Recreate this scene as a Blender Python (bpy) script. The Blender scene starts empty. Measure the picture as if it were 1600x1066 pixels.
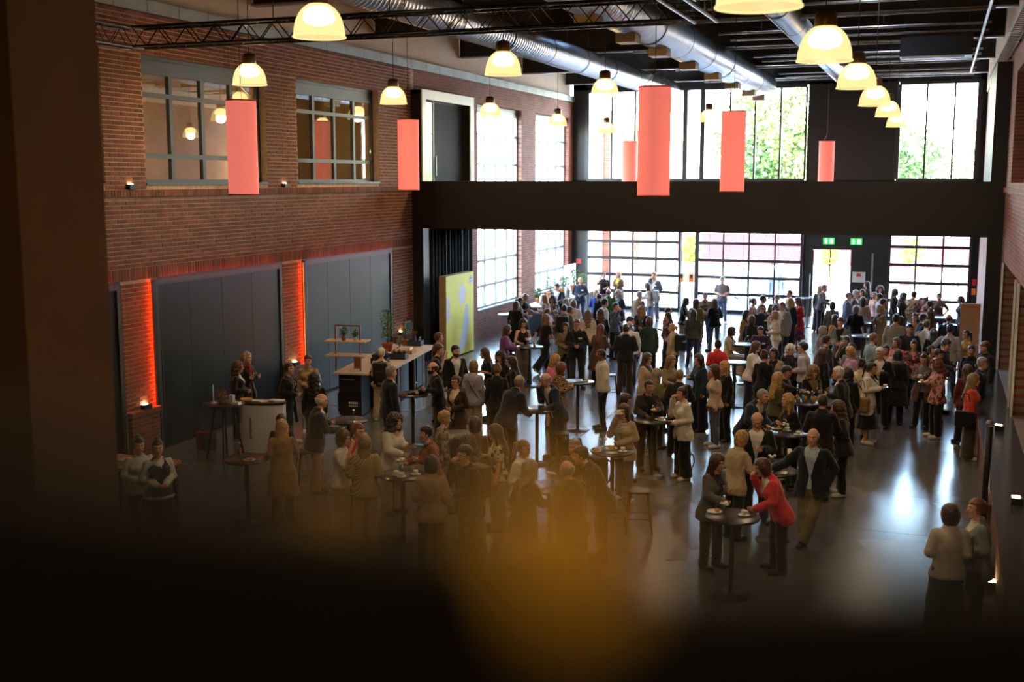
import bpy, math, random
import numpy as np
from mathutils import Matrix, Vector
random.seed(7); rng = np.random.default_rng(7)
S = bpy.context.scene; COL = S.collection; PI = math.pi; R_ = math.radians

# ---------------------------------------------------------------- camera
cam = bpy.data.cameras.new('camera'); cam.sensor_width = 36; cam.lens = 40.05; cam.clip_start = .02; cam.clip_end = 400
camo = bpy.data.objects.new('camera', cam); COL.objects.link(camo); S.camera = camo
camo.location = (0, 0, 5.5); camo.rotation_euler = (R_(90-8.09), 0, R_(20.38))
cam.dof.use_dof = True; cam.dof.focus_distance = 24; cam.dof.aperture_fstop = 1.8

# ---------------------------------------------------------------- sky, sun, exposure
W = bpy.data.worlds.new('sky'); S.world = W; W.use_nodes = True; nt = W.node_tree
bg = nt.nodes['Background']; sky = nt.nodes.new('ShaderNodeTexSky'); sky.sky_type = 'NISHITA'
sky.sun_disc = False; sky.sun_elevation = R_(52); sky.sun_rotation = R_(150); sky.air_density = 1.3; sky.dust_density = 1.5; sky.ozone_density = 1.0
nt.links.new(sky.outputs[0], bg.inputs[0]); bg.inputs[1].default_value = SKY = 2.5
sun = bpy.data.lights.new('sun', 'SUN'); sun.energy = 1.3; sun.angle = R_(1.5); sun.color = (1, .95, .87)
suno = bpy.data.objects.new('sun', sun); COL.objects.link(suno); suno.rotation_euler = (R_(38), 0, R_(-14))
def portal(loc, rot, sx, sy):
    l = bpy.data.lights.new('window_portal', 'AREA'); l.shape = 'RECTANGLE'; l.size = sx; l.size_y = sy; l.cycles.is_portal = True
    o = bpy.data.objects.new('window_portal', l); COL.objects.link(o); o.location = loc; o.rotation_euler = rot
for x0, x1, z0, z1 in ((-14,-5,0,4), (-5,1.25,0,4), (-14.1,-5,5.45,9.2), (-1.6,1.35,5.45,9.2)):
    portal(((x0+x1)/2, 47.5, (z0+z1)/2), (R_(-90), 0, 0), x1-x0, z1-z0)
for y0, y1 in ((36.2,40.6), (42.2,46.4)):
    for z0, z1 in ((1,3.9), (5.3,8.0)): portal((-15.3, (y0+y1)/2, (z0+z1)/2), (0, R_(-90), 0), z1-z0, y1-y0)
V = S.view_settings; V.view_transform = 'Standard'; V.look = 'None'; V.exposure = 2.2; V.gamma = 1; V.use_curve_mapping = False
S.cycles.use_denoising = True; S.cycles.max_bounces = 7; S.cycles.diffuse_bounces = 4; S.cycles.glossy_bounces = 3
S.cycles.transparent_max_bounces = 14; S.cycles.sample_clamp_indirect = 6; S.cycles.caustics_reflective = False; S.cycles.caustics_refractive = False

# ---------------------------------------------------------------- helpers
def lin(c):
    if isinstance(c, str): c = tuple(int(c[i:i+2], 16)/255 for i in (0, 2, 4))
    return tuple(v/12.92 if v <= .04045 else ((v+.055)/1.055)**2.4 for v in c)
def newmat(name):
    m = bpy.data.materials.new(name); m.use_nodes = True; n = m.node_tree
    return m, n, n.nodes['Principled BSDF']
def mat(name, hexc, rough=.6, metal=0., var=.12, scale=6., bump=0., bscale=None, spec=.5, emit=0., ecol=None, coat=0.):
    m, n, b = newmat(name); c = lin(hexc)
    tc = n.nodes.new('ShaderNodeTexCoord'); no = n.nodes.new('ShaderNodeTexNoise'); no.inputs['Scale'].default_value = scale; no.inputs['Detail'].default_value = 4
    n.links.new(tc.outputs['Object'], no.inputs['Vector'])
    r = n.nodes.new('ShaderNodeValToRGB'); r.color_ramp.elements[0].position = .3; r.color_ramp.elements[1].position = .7
    r.color_ramp.elements[0].color = (*[v*(1-var) for v in c], 1); r.color_ramp.elements[1].color = (*[min(1, v*(1+var)) for v in c], 1)
    n.links.new(no.outputs['Fac'], r.inputs[0]); n.links.new(r.outputs[0], b.inputs['Base Color'])
    b.inputs['Roughness'].default_value = rough; b.inputs['Metallic'].default_value = metal; b.inputs['Specular IOR Level'].default_value = spec
    b.inputs['Coat Weight'].default_value = coat
    if bump:
        n2 = n.nodes.new('ShaderNodeTexNoise'); n2.inputs['Scale'].default_value = bscale or scale*4; n2.inputs['Detail'].default_value = 3
        n.links.new(tc.outputs['Object'], n2.inputs['Vector'])
        bp = n.nodes.new('ShaderNodeBump'); bp.inputs['Strength'].default_value = bump; bp.inputs['Distance'].default_value = .02
        n.links.new(n2.outputs['Fac'], bp.inputs['Height']); n.links.new(bp.outputs[0], b.inputs['Normal'])
    if emit: b.inputs['Emission Color'].default_value = (*lin(ecol or hexc), 1); b.inputs['Emission Strength'].default_value = emit
    return m
def mat_glass(name, tint=(.93,.96,.96), refl=.06, rough=.0):
    m = bpy.data.materials.new(name); m.use_nodes = True; n = m.node_tree; n.nodes.clear()
    o = n.nodes.new('ShaderNodeOutputMaterial'); mx = n.nodes.new('ShaderNodeMixShader'); t = n.nodes.new('ShaderNodeBsdfTransparent'); g = n.nodes.new('ShaderNodeBsdfGlossy')
    f = n.nodes.new('ShaderNodeLayerWeight'); f.inputs[0].default_value = .5; pw = n.nodes.new('ShaderNodeMath'); pw.operation = 'POWER'; pw.inputs[1].default_value = 5
    ad = n.nodes.new('ShaderNodeMath'); ad.operation = 'MULTIPLY_ADD'; ad.inputs[1].default_value = .85; ad.inputs[2].default_value = refl
    n.links.new(f.outputs['Facing'], pw.inputs[0]); n.links.new(pw.outputs[0], ad.inputs[0]); n.links.new(ad.outputs[0], mx.inputs[0])
    t.inputs[0].default_value = (*tint, 1); g.inputs['Roughness'].default_value = rough; g.inputs['Color'].default_value = (.9,.93,.95,1)
    n.links.new(t.outputs[0], mx.inputs[1]); n.links.new(g.outputs[0], mx.inputs[2]); n.links.new(mx.outputs[0], o.inputs[0])
    return m
def mat_brick(name, c1, c2, mortar, rough=.85, island=True, axis='x'):
    """per-brick colour: by random island for real bricks, by brick texture for far walls"""
    m, n, b = newmat(name); b.inputs['Roughness'].default_value = rough
    tc = n.nodes.new('ShaderNodeTexCoord'); no = n.nodes.new('ShaderNodeTexNoise'); no.inputs['Scale'].default_value = 34 if island else 2.2; no.inputs['Detail'].default_value = 5
    n.links.new(tc.outputs['Object'], no.inputs['Vector'])
    if island:
        ge = n.nodes.new('ShaderNodeNewGeometry'); oi = n.nodes.new('ShaderNodeObjectInfo')
        a = n.nodes.new('ShaderNodeMath'); a.operation = 'ADD'; fr = n.nodes.new('ShaderNodeMath'); fr.operation = 'FRACT'
        n.links.new(ge.outputs['Random Per Island'], a.inputs[0]); n.links.new(oi.outputs['Random'], a.inputs[1]); n.links.new(a.outputs[0], fr.inputs[0])
        r = n.nodes.new('ShaderNodeValToRGB'); e = r.color_ramp.elements
        e[0].color = (*lin(c1), 1); e[1].color = (*lin(c2), 1); e[0].position = .15; e[1].position = .9
        x = e.new(.0); x.color = (*[v*.45 for v in lin(c1)], 1)
        n.links.new(fr.outputs[0], r.inputs[0]); col = r.outputs[0]
    else:
        br = n.nodes.new('ShaderNodeTexBrick'); mp = n.nodes.new('ShaderNodeMapping'); mp.inputs['Rotation'].default_value = (0, R_(90), R_(90)) if axis == 'x' else (R_(90), 0, 0)
        sx = n.nodes.new('ShaderNodeSeparateXYZ'); cx = n.nodes.new('ShaderNodeCombineXYZ'); n.links.new(tc.outputs['Object'], sx.inputs[0])
        n.links.new(sx.outputs[1 if axis == 'x' else 0], cx.inputs[0]); n.links.new(sx.outputs[2], cx.inputs[1]); n.links.new(cx.outputs[0], br.inputs['Vector'])
        n.nodes.remove(mp)
        br.inputs['Color1'].default_value = (*lin(c1), 1); br.inputs['Color2'].default_value = (*lin(c2), 1); br.inputs['Mortar'].default_value = (*lin(mortar), 1)
        br.inputs['Scale'].default_value = 1; br.inputs['Brick Width'].default_value = .262; br.inputs['Row Height'].default_value = .087; br.inputs['Mortar Size'].default_value = .012
        bp = n.nodes.new('ShaderNodeBump'); bp.inputs['Strength'].default_value = .5; bp.inputs['Distance'].default_value = .01; bp.invert = True
        n.links.new(br.outputs['Fac'], bp.inputs['Height']); n.links.new(bp.outputs[0], b.inputs['Normal']); col = br.outputs['Color']
    mx = n.nodes.new('ShaderNodeMix'); mx.data_type = 'RGBA'; mx.blend_type = 'MULTIPLY'; mx.inputs[0].default_value = .55
    r2 = n.nodes.new('ShaderNodeValToRGB'); r2.color_ramp.elements[0].color = (.55,.5,.48,1); r2.color_ramp.elements[1].color = (1,1,1,1); r2.color_ramp.elements[0].position = .3; r2.color_ramp.elements[1].position = .65
    n.links.new(no.outputs['Fac'], r2.inputs[0]); n.links.new(col, mx.inputs[6]); n.links.new(r2.outputs[0], mx.inputs[7]); n.links.new(mx.outputs[2], b.inputs['Base Color'])
    return m
def mat_emit(name, hexc, strength, mixd=0.):
    m = bpy.data.materials.new(name); m.use_nodes = True; b = m.node_tree.nodes['Principled BSDF']
    b.inputs['Base Color'].default_value = (*lin(hexc), 1); b.inputs['Emission Color'].default_value = (*lin(hexc), 1); b.inputs['Emission Strength'].default_value = strength
    b.inputs['Roughness'].default_value = .5; return m

class MB:
    """collects simple shapes into one mesh"""
    def __init__(s): s.v = []; s.f = []; s.sm = []
    def box(s, a, b):
        (x0,y0,z0), (x1,y1,z1) = a, b; o = len(s.v)
        s.v += [(x0,y0,z0),(x1,y0,z0),(x1,y1,z0),(x0,y1,z0),(x0,y0,z1),(x1,y0,z1),(x1,y1,z1),(x0,y1,z1)]
        for q in ((0,3,2,1),(4,5,6,7),(0,1,5,4),(1,2,6,5),(2,3,7,6),(3,0,4,7)): s.f.append([o+i for i in q]); s.sm.append(False)
        return s
    def bar(s, p, q, r, n=8, cap=True, r2=None):
        p = np.array(p, float); q = np.array(q, float); t = q-p; t = t/np.linalg.norm(t)
        u = np.cross(t, [0,0,1] if abs(t[2]) < .9 else [1,0,0]); u /= np.linalg.norm(u); w = np.cross(t, u); o = len(s.v)
        for c, rr in ((p, r), (q, r if r2 is None else r2)):
            for j in range(n): a = 2*PI*j/n+PI/n; s.v.append(tuple(c+rr*(math.cos(a)*u+math.sin(a)*w)))
        for j in range(n): k = (j+1) % n; s.f.append([o+j, o+k, o+n+k, o+n+j]); s.sm.append(n > 4)
        if cap: s.f.append([o+j for j in range(n)][::-1]); s.f.append([o+n+j for j in range(n)]); s.sm += [False, False]
        return s
    def lathe(s, c, prof, n=24, close=False):
        o = len(s.v); m = len(prof)
        for r, z in prof:
            for j in range(n): a = 2*PI*j/n; s.v.append((c[0]+r*math.cos(a), c[1]+r*math.sin(a), c[2]+z))
        for i in range(m-1):
            for j in range(n): k = (j+1) % n; s.f.append([o+i*n+j, o+i*n+k, o+(i+1)*n+k, o+(i+1)*n+j]); s.sm.append(True)
        if close:
            s.f.append([o+j for j in range(n)][::-1]); s.f.append([o+(m-1)*n+j for j in range(n)]); s.sm += [False, False]
        return s
    def poly(s, pts, smooth=False):
        o = len(s.v); s.v += [tuple(p) for p in pts]; s.f.append(list(range(o, o+len(pts)))); s.sm.append(smooth); return s
    def prism(s, pts2, h0, h1, ax='z'):
        """closed outline pts2 extruded between h0 and h1 along ax"""
        def P(a, b, h): return {'z': (a,b,h), 'y': (a,h,b), 'x': (h,a,b)}[ax]
        o = len(s.v); n = len(pts2)
        s.v += [P(a, b, h0) for a, b in pts2]+[P(a, b, h1) for a, b in pts2]
        for j in range(n): k = (j+1) % n; s.f.append([o+j, o+k, o+n+k, o+n+j]); s.sm.append(False)
        s.f.append([o+j for j in range(n)][::-1]); s.f.append([o+n+j for j in range(n)]); s.sm += [False, False]; return s
    def mesh(s, name):
        me = bpy.data.meshes.new(name); me.from_pydata(s.v, [], s.f); me.polygons.foreach_set('use_smooth', s.sm); me.update(); return me
    def build(s, name, m, parent=None, **k): return obj(name, s.mesh(name), m, parent, **k)
def obj(name, me, m=None, parent=None, loc=None, rz=None, label=None, cat=None, group=None, kind=None):
    o = bpy.data.objects.new(name, me); COL.objects.link(o)
    if m is not None and me is not None:
        if not len(me.materials): me.materials.append(m)
    if parent: o.parent = parent
    if loc is not None: o.location = loc
    if rz is not None: o.rotation_euler = (0, 0, rz)
    tag(o, label, cat, group, kind); return o
def tag(o, label=None, cat=None, group=None, kind=None):
    if label: o['label'] = label
    if cat: o['category'] = cat
    if group: o['group'] = group
    if kind: o['kind'] = kind
    return o
def empty(name, loc=(0,0,0), rz=0, **k): o = obj(name, None, None, None, loc, rz, **k); o.empty_display_size = .2; return o
def copy_tree(o, parent=None):
    c = o.copy(); COL.objects.link(c); c.parent = parent
    for ch in list(o.children):
        d = ch.copy(); COL.objects.link(d); d.parent = c; d.matrix_parent_inverse = ch.matrix_parent_inverse
        for g in list(ch.children): e = g.copy(); COL.objects.link(e); e.parent = d
    return c
def box(a, b): return MB().box(a, b)
# ---------------------------------------------------------------- materials of the hall
M_BRICK = mat_brick('brick', '86503f', '66392d', '8b7a6c')
M_BRICKF = mat_brick('brick_far', '8a4a38', '6d3427', '7d6a5c', island=False, axis='x')
M_BRICKY = mat_brick('brick_end', '9a4f3a', '7d3d2d', 'a8988a', island=False, axis='y')
M_MORTAR = mat('mortar', 'a8927e', .95, var=.2, scale=9, bump=.3)
M_BLACK = mat('black_panel', '0d0c0b', .55, var=.18, scale=1.4, bump=.05)
M_DOOR = mat('black_steel_door', '0e1014', .46, var=.25, scale=1.1, bump=.03, spec=.28)
M_FRAME = mat('dark_grey_frame', '2b3033', .5, var=.1)
M_GATE = mat('gate_profile', '23262b', .45, var=.1)
M_STEEL = mat('dark_steel', '1e1c1b', .55, var=.2)
M_FLANGE = mat('grey_flange', '8d8a86', .45, metal=.6, var=.15)
M_CEIL = mat('dark_deck', '12110f', .8, var=.2)
M_BEIGE = mat('beige_plaster', 'c9b49a', .8, var=.06, scale=2)
M_ZINC = mat('zinc_plate', '8f948f', .5, metal=.2, var=.1, scale=3)
M_GLASS = mat_glass('window_glass'); M_GLASSD = mat_glass('inner_window_glass', (.72,.73,.69), .22)
M_LIGHTFR = mat('pale_metal_frame', 'cfd8d6', .5, var=.04)
M_MIDFR = mat('grey_window_frame', '5c6468', .5, var=.05)
M_GREENGL = mat('green_glass_door', '9fb890', .25, var=.05, coat=.3)
M_BLIND = mat('beige_blind', 'c4b48c', .9, var=.08, scale=2)
M_OCHRE = mat('brown_plaster', '4e2f0e', .85, var=.15, scale=1.5)
M_CURT = mat('black_curtain', '121317', .85, var=.2)
# polished concrete floor
M_FLOOR, n, b = newmat('polished_concrete')
tc = n.nodes.new('ShaderNodeTexCoord'); no = n.nodes.new('ShaderNodeTexNoise'); no.inputs['Scale'].default_value = .45; no.inputs['Detail'].default_value = 4
n.links.new(tc.outputs['Object'], no.inputs['Vector']); r = n.nodes.new('ShaderNodeValToRGB')
r.color_ramp.elements[0].color = (*lin('4d4a46'), 1); r.color_ramp.elements[1].color = (*lin('6e6a64'), 1); r.color_ramp.elements[0].position = .15; r.color_ramp.elements[1].position = .88
n.links.new(no.outputs['Fac'], r.inputs[0]); n.links.new(r.outputs[0], b.inputs['Base Color'])
r2 = n.nodes.new('ShaderNodeMapRange'); r2.inputs[3].default_value = .20; r2.inputs[4].default_value = .25; n.links.new(no.outputs['Fac'], r2.inputs[0]); n.links.new(r2.outputs[0], b.inputs['Roughness'])
b.inputs['Specular IOR Level'].default_value = .75

XL, XR, YF = -14.7, 1.55, 47.0
def struct(name, mb, m, parent=None, **k): return mb.build(name, m, parent, kind='structure' if parent is None else None, **k)
# floor and its joints
floor = struct('floor', box((-15.2,-6,-.3), (2.2,47.2,0)), M_FLOOR)
M_JOINT = mat('floor_joint', '1c1a18', .8)
for y in (12.4, 18.3, 24.2, 30.1, 36, 41.9): box((-14.7,y,-.01), (1.0,y+.012,.0015)).build('floor_joint', M_JOINT, floor)
for x in (-11.4, -7.0, -2.6): box((x,8,-.01), (x+.012,47,.0015)).build('floor_joint', M_JOINT, floor)

# left wall: mortar body with openings, bricks standing proud of it
def wall_with_holes(x0, x1, y0, y1, z0, z1, holes):
    """boxes filling the rectangle around the rectangular holes (y0,y1,z0,z1)"""
    ys = sorted({y0, y1, *[h[0] for h in holes], *[h[1] for h in holes]}); zs = sorted({z0, z1, *[h[2] for h in holes], *[h[3] for h in holes]}); m = MB()
    for a, bb in zip(ys, ys[1:]):
        zc = None
        for c, d in zip(zs, zs[1:]):
            inside = any(h[0] <= (a+bb)/2 <= h[1] and h[2] <= (c+d)/2 <= h[3] for h in holes)
            if not inside: zc = (zc[0], d) if zc else (c, d)
            if (inside or d == zs[-1]) and zc: m.box((x0, a, zc[0]), (x1, bb, zc[1])); zc = None
    return m
DOORS = [(13.0,17.9), (18.8,23.72), (24.6,29.65)]
NEARW = [(13.1,17.6), (18.8,23.2), (24.55,28.9)]
FARW = [(36.2,40.6), (42.2,46.4)]
holes = [(a, b_, 0, 3.52) for a, b_ in DOORS]+[(a, b_, 5.42, 7.93) for a, b_ in NEARW]
wl = struct('wall_left', wall_with_holes(XL-.35, XL, 2, 31.2, 0, 8.72, holes), M_MORTAR)
BL, BH, BP = .245, .070, .0085                                  # brick length, height, how far it stands out
def brick_boxes(y0, y1, z0, z1, x=XL, sgn=1):
    out = []; row = 0; z = z0+.006
    while z+BH <= z1+.02:
        y = y0-(.131 if row % 2 else 0)
        while y < y1:
            a = max(y+.006, y0+.003); c = min(y+.006+BL, y1-.003)
            if c-a > .05: out.append((a, c, z, min(z+BH, z1-.003)))
            y += .262
        z += .087; row += 1
    return out
def add_bricks(m, L, depth=BP, off=0.):
    for a, c, z, z2 in L:
        j = depth*(.6+.8*random.random())+off; x0 = XL-.004+off; x1 = XL+j; o = len(m.v)
        m.v += [(x0,a,z),(x0,c,z),(x0,c,z2),(x0,a,z2),(x1,a+.003,z+.003),(x1,c-.003,z+.003),(x1,c-.003,z2-.003),(x1,a+.003,z2-.003)]
        for q in ((4,5,6,7),(0,1,5,4),(1,2,6,5),(2,3,7,6),(3,0,4,7)): m.f.append([o+i for i in q]); m.sm.append(False)
m = MB(); L = []
for a, b_ in ((9.5,13.1), (17.6,18.8), (23.2,24.55), (28.9,31.0)): L += brick_boxes(a, b_, 5.30, 7.93)
L += brick_boxes(9.5, 31.0, 7.93, 8.70); L += brick_boxes(9.5, 31.0, 3.78, 5.14); L += brick_boxes(29.65, 31.0, 0, 3.52)
for y in np.arange(9.5, 31.0, .087): L.append((y+.006, y+.081, 3.535, 3.775))           # soldier course over the doors
SILL = [(y+.006, y+.081, 5.16, 5.295) for y in np.arange(9.5, 30.95, .087)]
box((XL-.02,9.5,5.155), (XL+.064,31.0,5.298)).build('sill_core', M_MORTAR, wl)
pil = []                                                        # the two lit piers between the doors: bricks one by one
for a, b_ in ((17.9,18.8), (23.72,24.6)): pil += brick_boxes(a, b_, 0, 3.52)
add_bricks(m, L+pil[300:]); add_bricks(m, SILL, BP, .064); m.build('brickwork', M_BRICK, wl, kind='stuff')
shared = {}
for a, c, z, z2 in pil[:300]:
    k = round(c-a, 3)
    if k not in shared:
        q = MB(); h = z2-z; l = c-a; dx = BP
        q.v = [(0,0,0),(0,l,0),(0,l,h),(0,0,h),(dx,.003,.003),(dx,l-.003,.003),(dx,l-.003,h-.003),(dx,.003,h-.003)]
        q.f = [[4,5,6,7],[0,1,5,4],[1,2,6,5],[2,3,7,6],[3,0,4,7]]; q.sm = [False]*5; shared[k] = q.mesh('brick')
    obj('brick', shared[k], M_BRICK, wl, loc=(XL-.001, a, z))
for a, b_ in ((17.9,18.8), (23.72,24.6), (29.65,31.0)):         # low brick plinths with a ledge in front of the piers
    pl = box((XL,a+.02,0), (XL+.10,b_-.02,.86)).box((XL,a,.86), (XL+.13,b_,.95))
    pl.build('plinth', M_BRICKF, wl)
# far part of the left wall, beyond the bridge
holes = [(a, b_, z0, z1) for a, b_ in FARW for z0, z1 in ((1.0,3.95), (5.3,8.02))]
struct('wall_left_far', wall_with_holes(XL-.35, XL, 31.2, 47.0, 0, 8.72, holes), M_BRICKF)
# zinc cornice plates along the left wall, beige wall strip above
m = box((XL-.3,2,8.70), (XL+.05,47,8.74)); cor = struct('trim_1', m, M_STEEL)
y = 4.0; pm_ = box((0,0,0), (.02,.985,.24)).mesh('cornice_plate')
while y < 46.5: obj('cornice_plate', pm_, M_ZINC, cor, loc=(XL+.045,y,8.72)); y += 1.0
struct('wall_left_top', box((XL-.35,2,8.74), (XL-.12,47,10.3)), M_BEIGE)
# black sliding doors
for i, (a, b_) in enumerate(DOORS):
    d = struct('door_%d' % (i+1), box((XL-.20,a+.02,0), (XL-.14,b_-.02,3.5)), M_STEEL); n_ = 4; w = (b_-a-.24)/n_
    for k in range(n_): box((XL-.14,a+.12+k*w+.004,.05), (XL-.03,a+.12+(k+1)*w-.004,3.38)).build('door_leaf', M_DOOR, d)
    f = box((XL-.14,a+.02,0), (XL+.10,a+.10,3.5)).box((XL-.14,b_-.12,0), (XL+.0,b_-.02,3.5)).box((XL-.14,a+.10,3.38), (XL+.0,b_-.12,3.5)); f.build('door_frame', M_FRAME, d)
box((-14.728,19.05,.3), (-14.70,19.10,2.05)).build('door_handle', M_STEEL, bpy.data.objects['door_2'])
# windows
def window(idx, a, b_, z0, z1, glass, cols=4, zs=(.0,.2,.68,.86), x=XL-.22, back=None, fm=None):
    """frame, mullions, transoms and single panes"""
    fm = fm or M_FRAME; w = struct('window_%d' % idx, box((x-.05,a,z0), (x+.05,b_,z0+.07)).box((x-.05,a,z1-.07), (x+.05,b_,z1)).box((x-.05,a,z0), (x+.05,a+.07,z1)).box((x-.05,b_-.07,z0), (x+.05,b_,z1)), fm)
    hh = z1-z0; ys = [a+.04+(b_-a-.08)*k/cols for k in range(cols+1)]; zz = [z0+.04+hh*q for q in zs]+[z1-.05]
    if zs[-1] > .8: box((x-.04,a+.07,zz[-2]), (x+.03,b_-.07,z1-.07)).build('header_panel', fm, w); zz = zz[:-1]
    for y in ys[1:-1]: box((x-.045,y-.055,z0+.07), (x+.045,y+.055,zz[-1])).build('mullion', fm, w)
    for z in zz[1:]: box((x-.04,a+.07,z-.045), (x+.055,b_-.07,z+.045)).build('transom', fm, w)
    for k in range(cols):
        for j in range(len(zz)-1): box((x-.006,ys[k]+.035,zz[j]+.03), (x+.006,ys[k+1]-.035,zz[j+1]-.03)).build('pane', glass, w)
    box((x+.02,a,z0-.04), (XL+.02,b_,z0+.01)).build('window_sill', fm, w)
    return w
wi = 1
for a, b_ in NEARW: window(wi, a, b_, 5.42, 7.93, M_GLASSD); wi += 1
for a, b_ in FARW:
    window(wi, a, b_, 5.3, 8.02, M_GLASS, zs=(0,.25,.62,.9), fm=M_MIDFR); wi += 1
    window(wi, a, b_, 1.0, 3.95, M_GLASS, zs=(0,.25,.55), fm=M_MIDFR); wi += 1
# rooms behind the near upper windows
struct('wall_inner', box((XL-3.2,12,4.9), (XL-3.0,31,8.7)).box((XL-3.0,12,8.3), (XL-.35,31,8.7)).box((XL-3.0,12,4.9), (XL-.35,31,5.2)), M_BLIND)
for a, b_ in NEARW:
    l_ = bpy.data.lights.new('room_light', 'POINT'); l_.energy = 34; l_.color = (1,.62,.34); l_.shadow_soft_size = .2; lo_ = bpy.data.objects.new('room_light', l_); COL.objects.link(lo_); lo_.location = (XL-2.2,(a+b_)/2,5.7)
struct('wall_inner_end', box((XL-3.2,31,0), (XL-.35,31.2,8.7)).box((XL-3.2,11.8,4.9), (XL-.35,12,8.7)), M_BLIND)
# the black bridge across the hall
br = struct('beam_bridge', box((XL,31,4.05), (XR,31.14,5.44)), M_BLACK)
box((XL,31.14,4.05), (XR,35,4.3)).build('bridge_deck', M_BLACK, br); box((XL,34.86,4.3), (XR,35,5.42)).build('bridge_parapet', M_BLACK, br)
struct('column_left', box((XL,31.0,0), (XL+.36,31.4,4.05)), M_BLACK); struct('column_right', box((1.2,31.0,0), (XR,31.5,4.05)).box((1.2,31.0,5.44), (XR,35.0,8.35)), M_BLACK)
# portal box where the bridge meets the left wall
pb = struct('door_4', box((XL,31,5.44), (XL+.33,31.12,8.1)).box((XL,34.9,5.44), (XL+.33,35.02,8.1)).box((XL,31,7.98), (XL+.33,35.02,8.1)).box((XL,31.1,4.3), (XL+.04,34.9,8.0)), M_BLACK)
f = box((XL+.33,31,5.44), (XL+.37,31.28,8.12)).box((XL+.33,34.72,5.44), (XL+.37,35.02,8.12)).box((XL+.33,31.28,7.84), (XL+.37,34.72,8.12)); f.build('door_frame', M_LIGHTFR, pb)
for z0, z1 in ((4.4,6.85), (6.87,7.8)): box((XL+.06,31.4,z0), (XL+.1,32.3,z1)).build('glass_leaf', M_GREENGL, pb)
box((XL+.05,32.3,4.4), (XL+.12,32.42,7.82)).build('door_post', M_STEEL, pb); box((XL+.12,32.46,5.6), (XL+.15,32.5,6.2)).build('door_handle', M_FLANGE, pb)
box((XL+.05,32.5,4.4), (XL+.09,34.7,7.8)).build('dark_leaf', M_CURT, pb)
# right wall
holes = [(a, b_, .95, 3.52) for a, b_ in ((13,17.9), (18.8,23.7), (24.6,29.6))]+[(a, b_, 5.42, 7.93) for a, b_ in ((13,17.6), (18.8,23.2), (24.6,28.9))]
struct('wall_right', wall_with_holes(XR, XR+.4, -6, 47, 0, 8.72, holes), M_BRICKF)
struct('wall_right_back', box((XR+.4,-6,0), (XR+.5,47.2,10.3)), mat('dark_recess', '2a211b', .8))
struct('wall_right_top', box((XR-.05,-6,8.72), (XR+.4,47,10.3)), M_BEIGE)
struct('trim_2', box((XR-.05,-6,5.16), (XR,31,5.3)), M_BRICKF)
lb_ = struct('trim_3', box((.98,8,0), (XR,31,.84)).box((.92,8,.84), (XR,31,.92)), M_BRICKF); box((.93,8,.921), (XR,31,.935)).build('ledge_slab', mat('wet_dark_stone', '3a3c40', .18, var=.4, scale=5), lb_)
for a, b_ in ((13,17.9), (18.8,23.7), (24.6,29.6)): box((XR-.05,a,.93), (XR-.01,a+.06,3.52)).box((XR-.05,b_-.06,.93), (XR-.01,b_,3.52)).build('pale_trim', M_LIGHTFR, lb_)
# end wall: glass gates below, glazing above
ew = struct('wall_far', box((XL,47,3.95), (XR+.4,47.25,5.45)).box((-14.7,47,0), (-14.06,47.25,9.6)).box((-10.0,47,0), (-9.92,47.25,5)).box((-9.36,47,0), (-9.25,47.25,5)).box((-14.7,47,9.2), (XR+.4,47.25,10.3)).box((1.28,47,0), (XR+.4,47.25,9.6)).box((-4.98,47,5.4), (-1.62,47.25,9.3)), M_BLACK)
for z in (6.3, 7.4, 8.5): box((-4.98,46.985,z), (-1.62,47.0,z+.015)).build('panel_seam', M_STEEL, ew)
def gate(idx, x0, x1, cols):
    g = struct('door_%d' % idx, box((x0-.06,46.9,0), (x0+.04,47.1,4.0)).box((x1-.04,46.9,0), (x1+.06,47.1,4.0)), M_GATE)
    zs = [0,.09,.79,1.49,2.19,2.89,3.59,4.0]; xs = [x0+(x1-x0)*k/cols for k in range(cols+1)]
    for z in zs[:-1]: box((x0+.04,46.95,z-.06 if z > .05 else 0), (x1-.04,47.05,z+.06)).build('rail', M_GATE, g)
    for x in xs[1:-1]: box((x-.036,46.96,.1), (x+.036,47.04,4.0)).build('stile', M_GATE, g)
    for k in range(cols):
        for j in range(1, len(zs)-1): box((xs[k]+.028,46.995,zs[j]+.05), (xs[k+1]-.028,47.005,zs[j+1]-.05)).build('pane', M_GLASS, g)
gate(5, -14.0, -10.0, 4); gate(6, -9.22, -5.05, 4); gate(7, -1.68, 1.24, 3)
pn = box((-9.92,46.99,0), (-9.36,47.01,4.0)); sd = struct('window_20', pn, M_GLASS)
dr = struct('door_8', box((-4.98,46.98,0), (-4.62,47.2,4)).box((-3.14,46.98,0), (-1.74,47.2,4)).box((-4.62,46.98,2.72), (-3.14,47.2,4)), M_BLACK)
l = box((-4.62,47.02,.02), (-4.57,47.06,2.7)).box((-4.0,47.6,.02), (-3.96,47.64,2.7)); l.build('leaf_stile', M_GATE, dr)
mm = MB(); mm.bar((-4.68,46.88,.75), (-4.68,46.88,1.75), .02); mm.bar((-4.68,46.98,.8), (-4.68,46.88,.8), .012).bar((-4.68,46.98,1.7), (-4.68,46.88,1.7), .012); mm.build('pull_handle', M_FLANGE, dr)
box((-2.35,46.95,.9), (-2.28,46.98,2.6)).build('grey_bar', M_FLANGE, dr)
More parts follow.
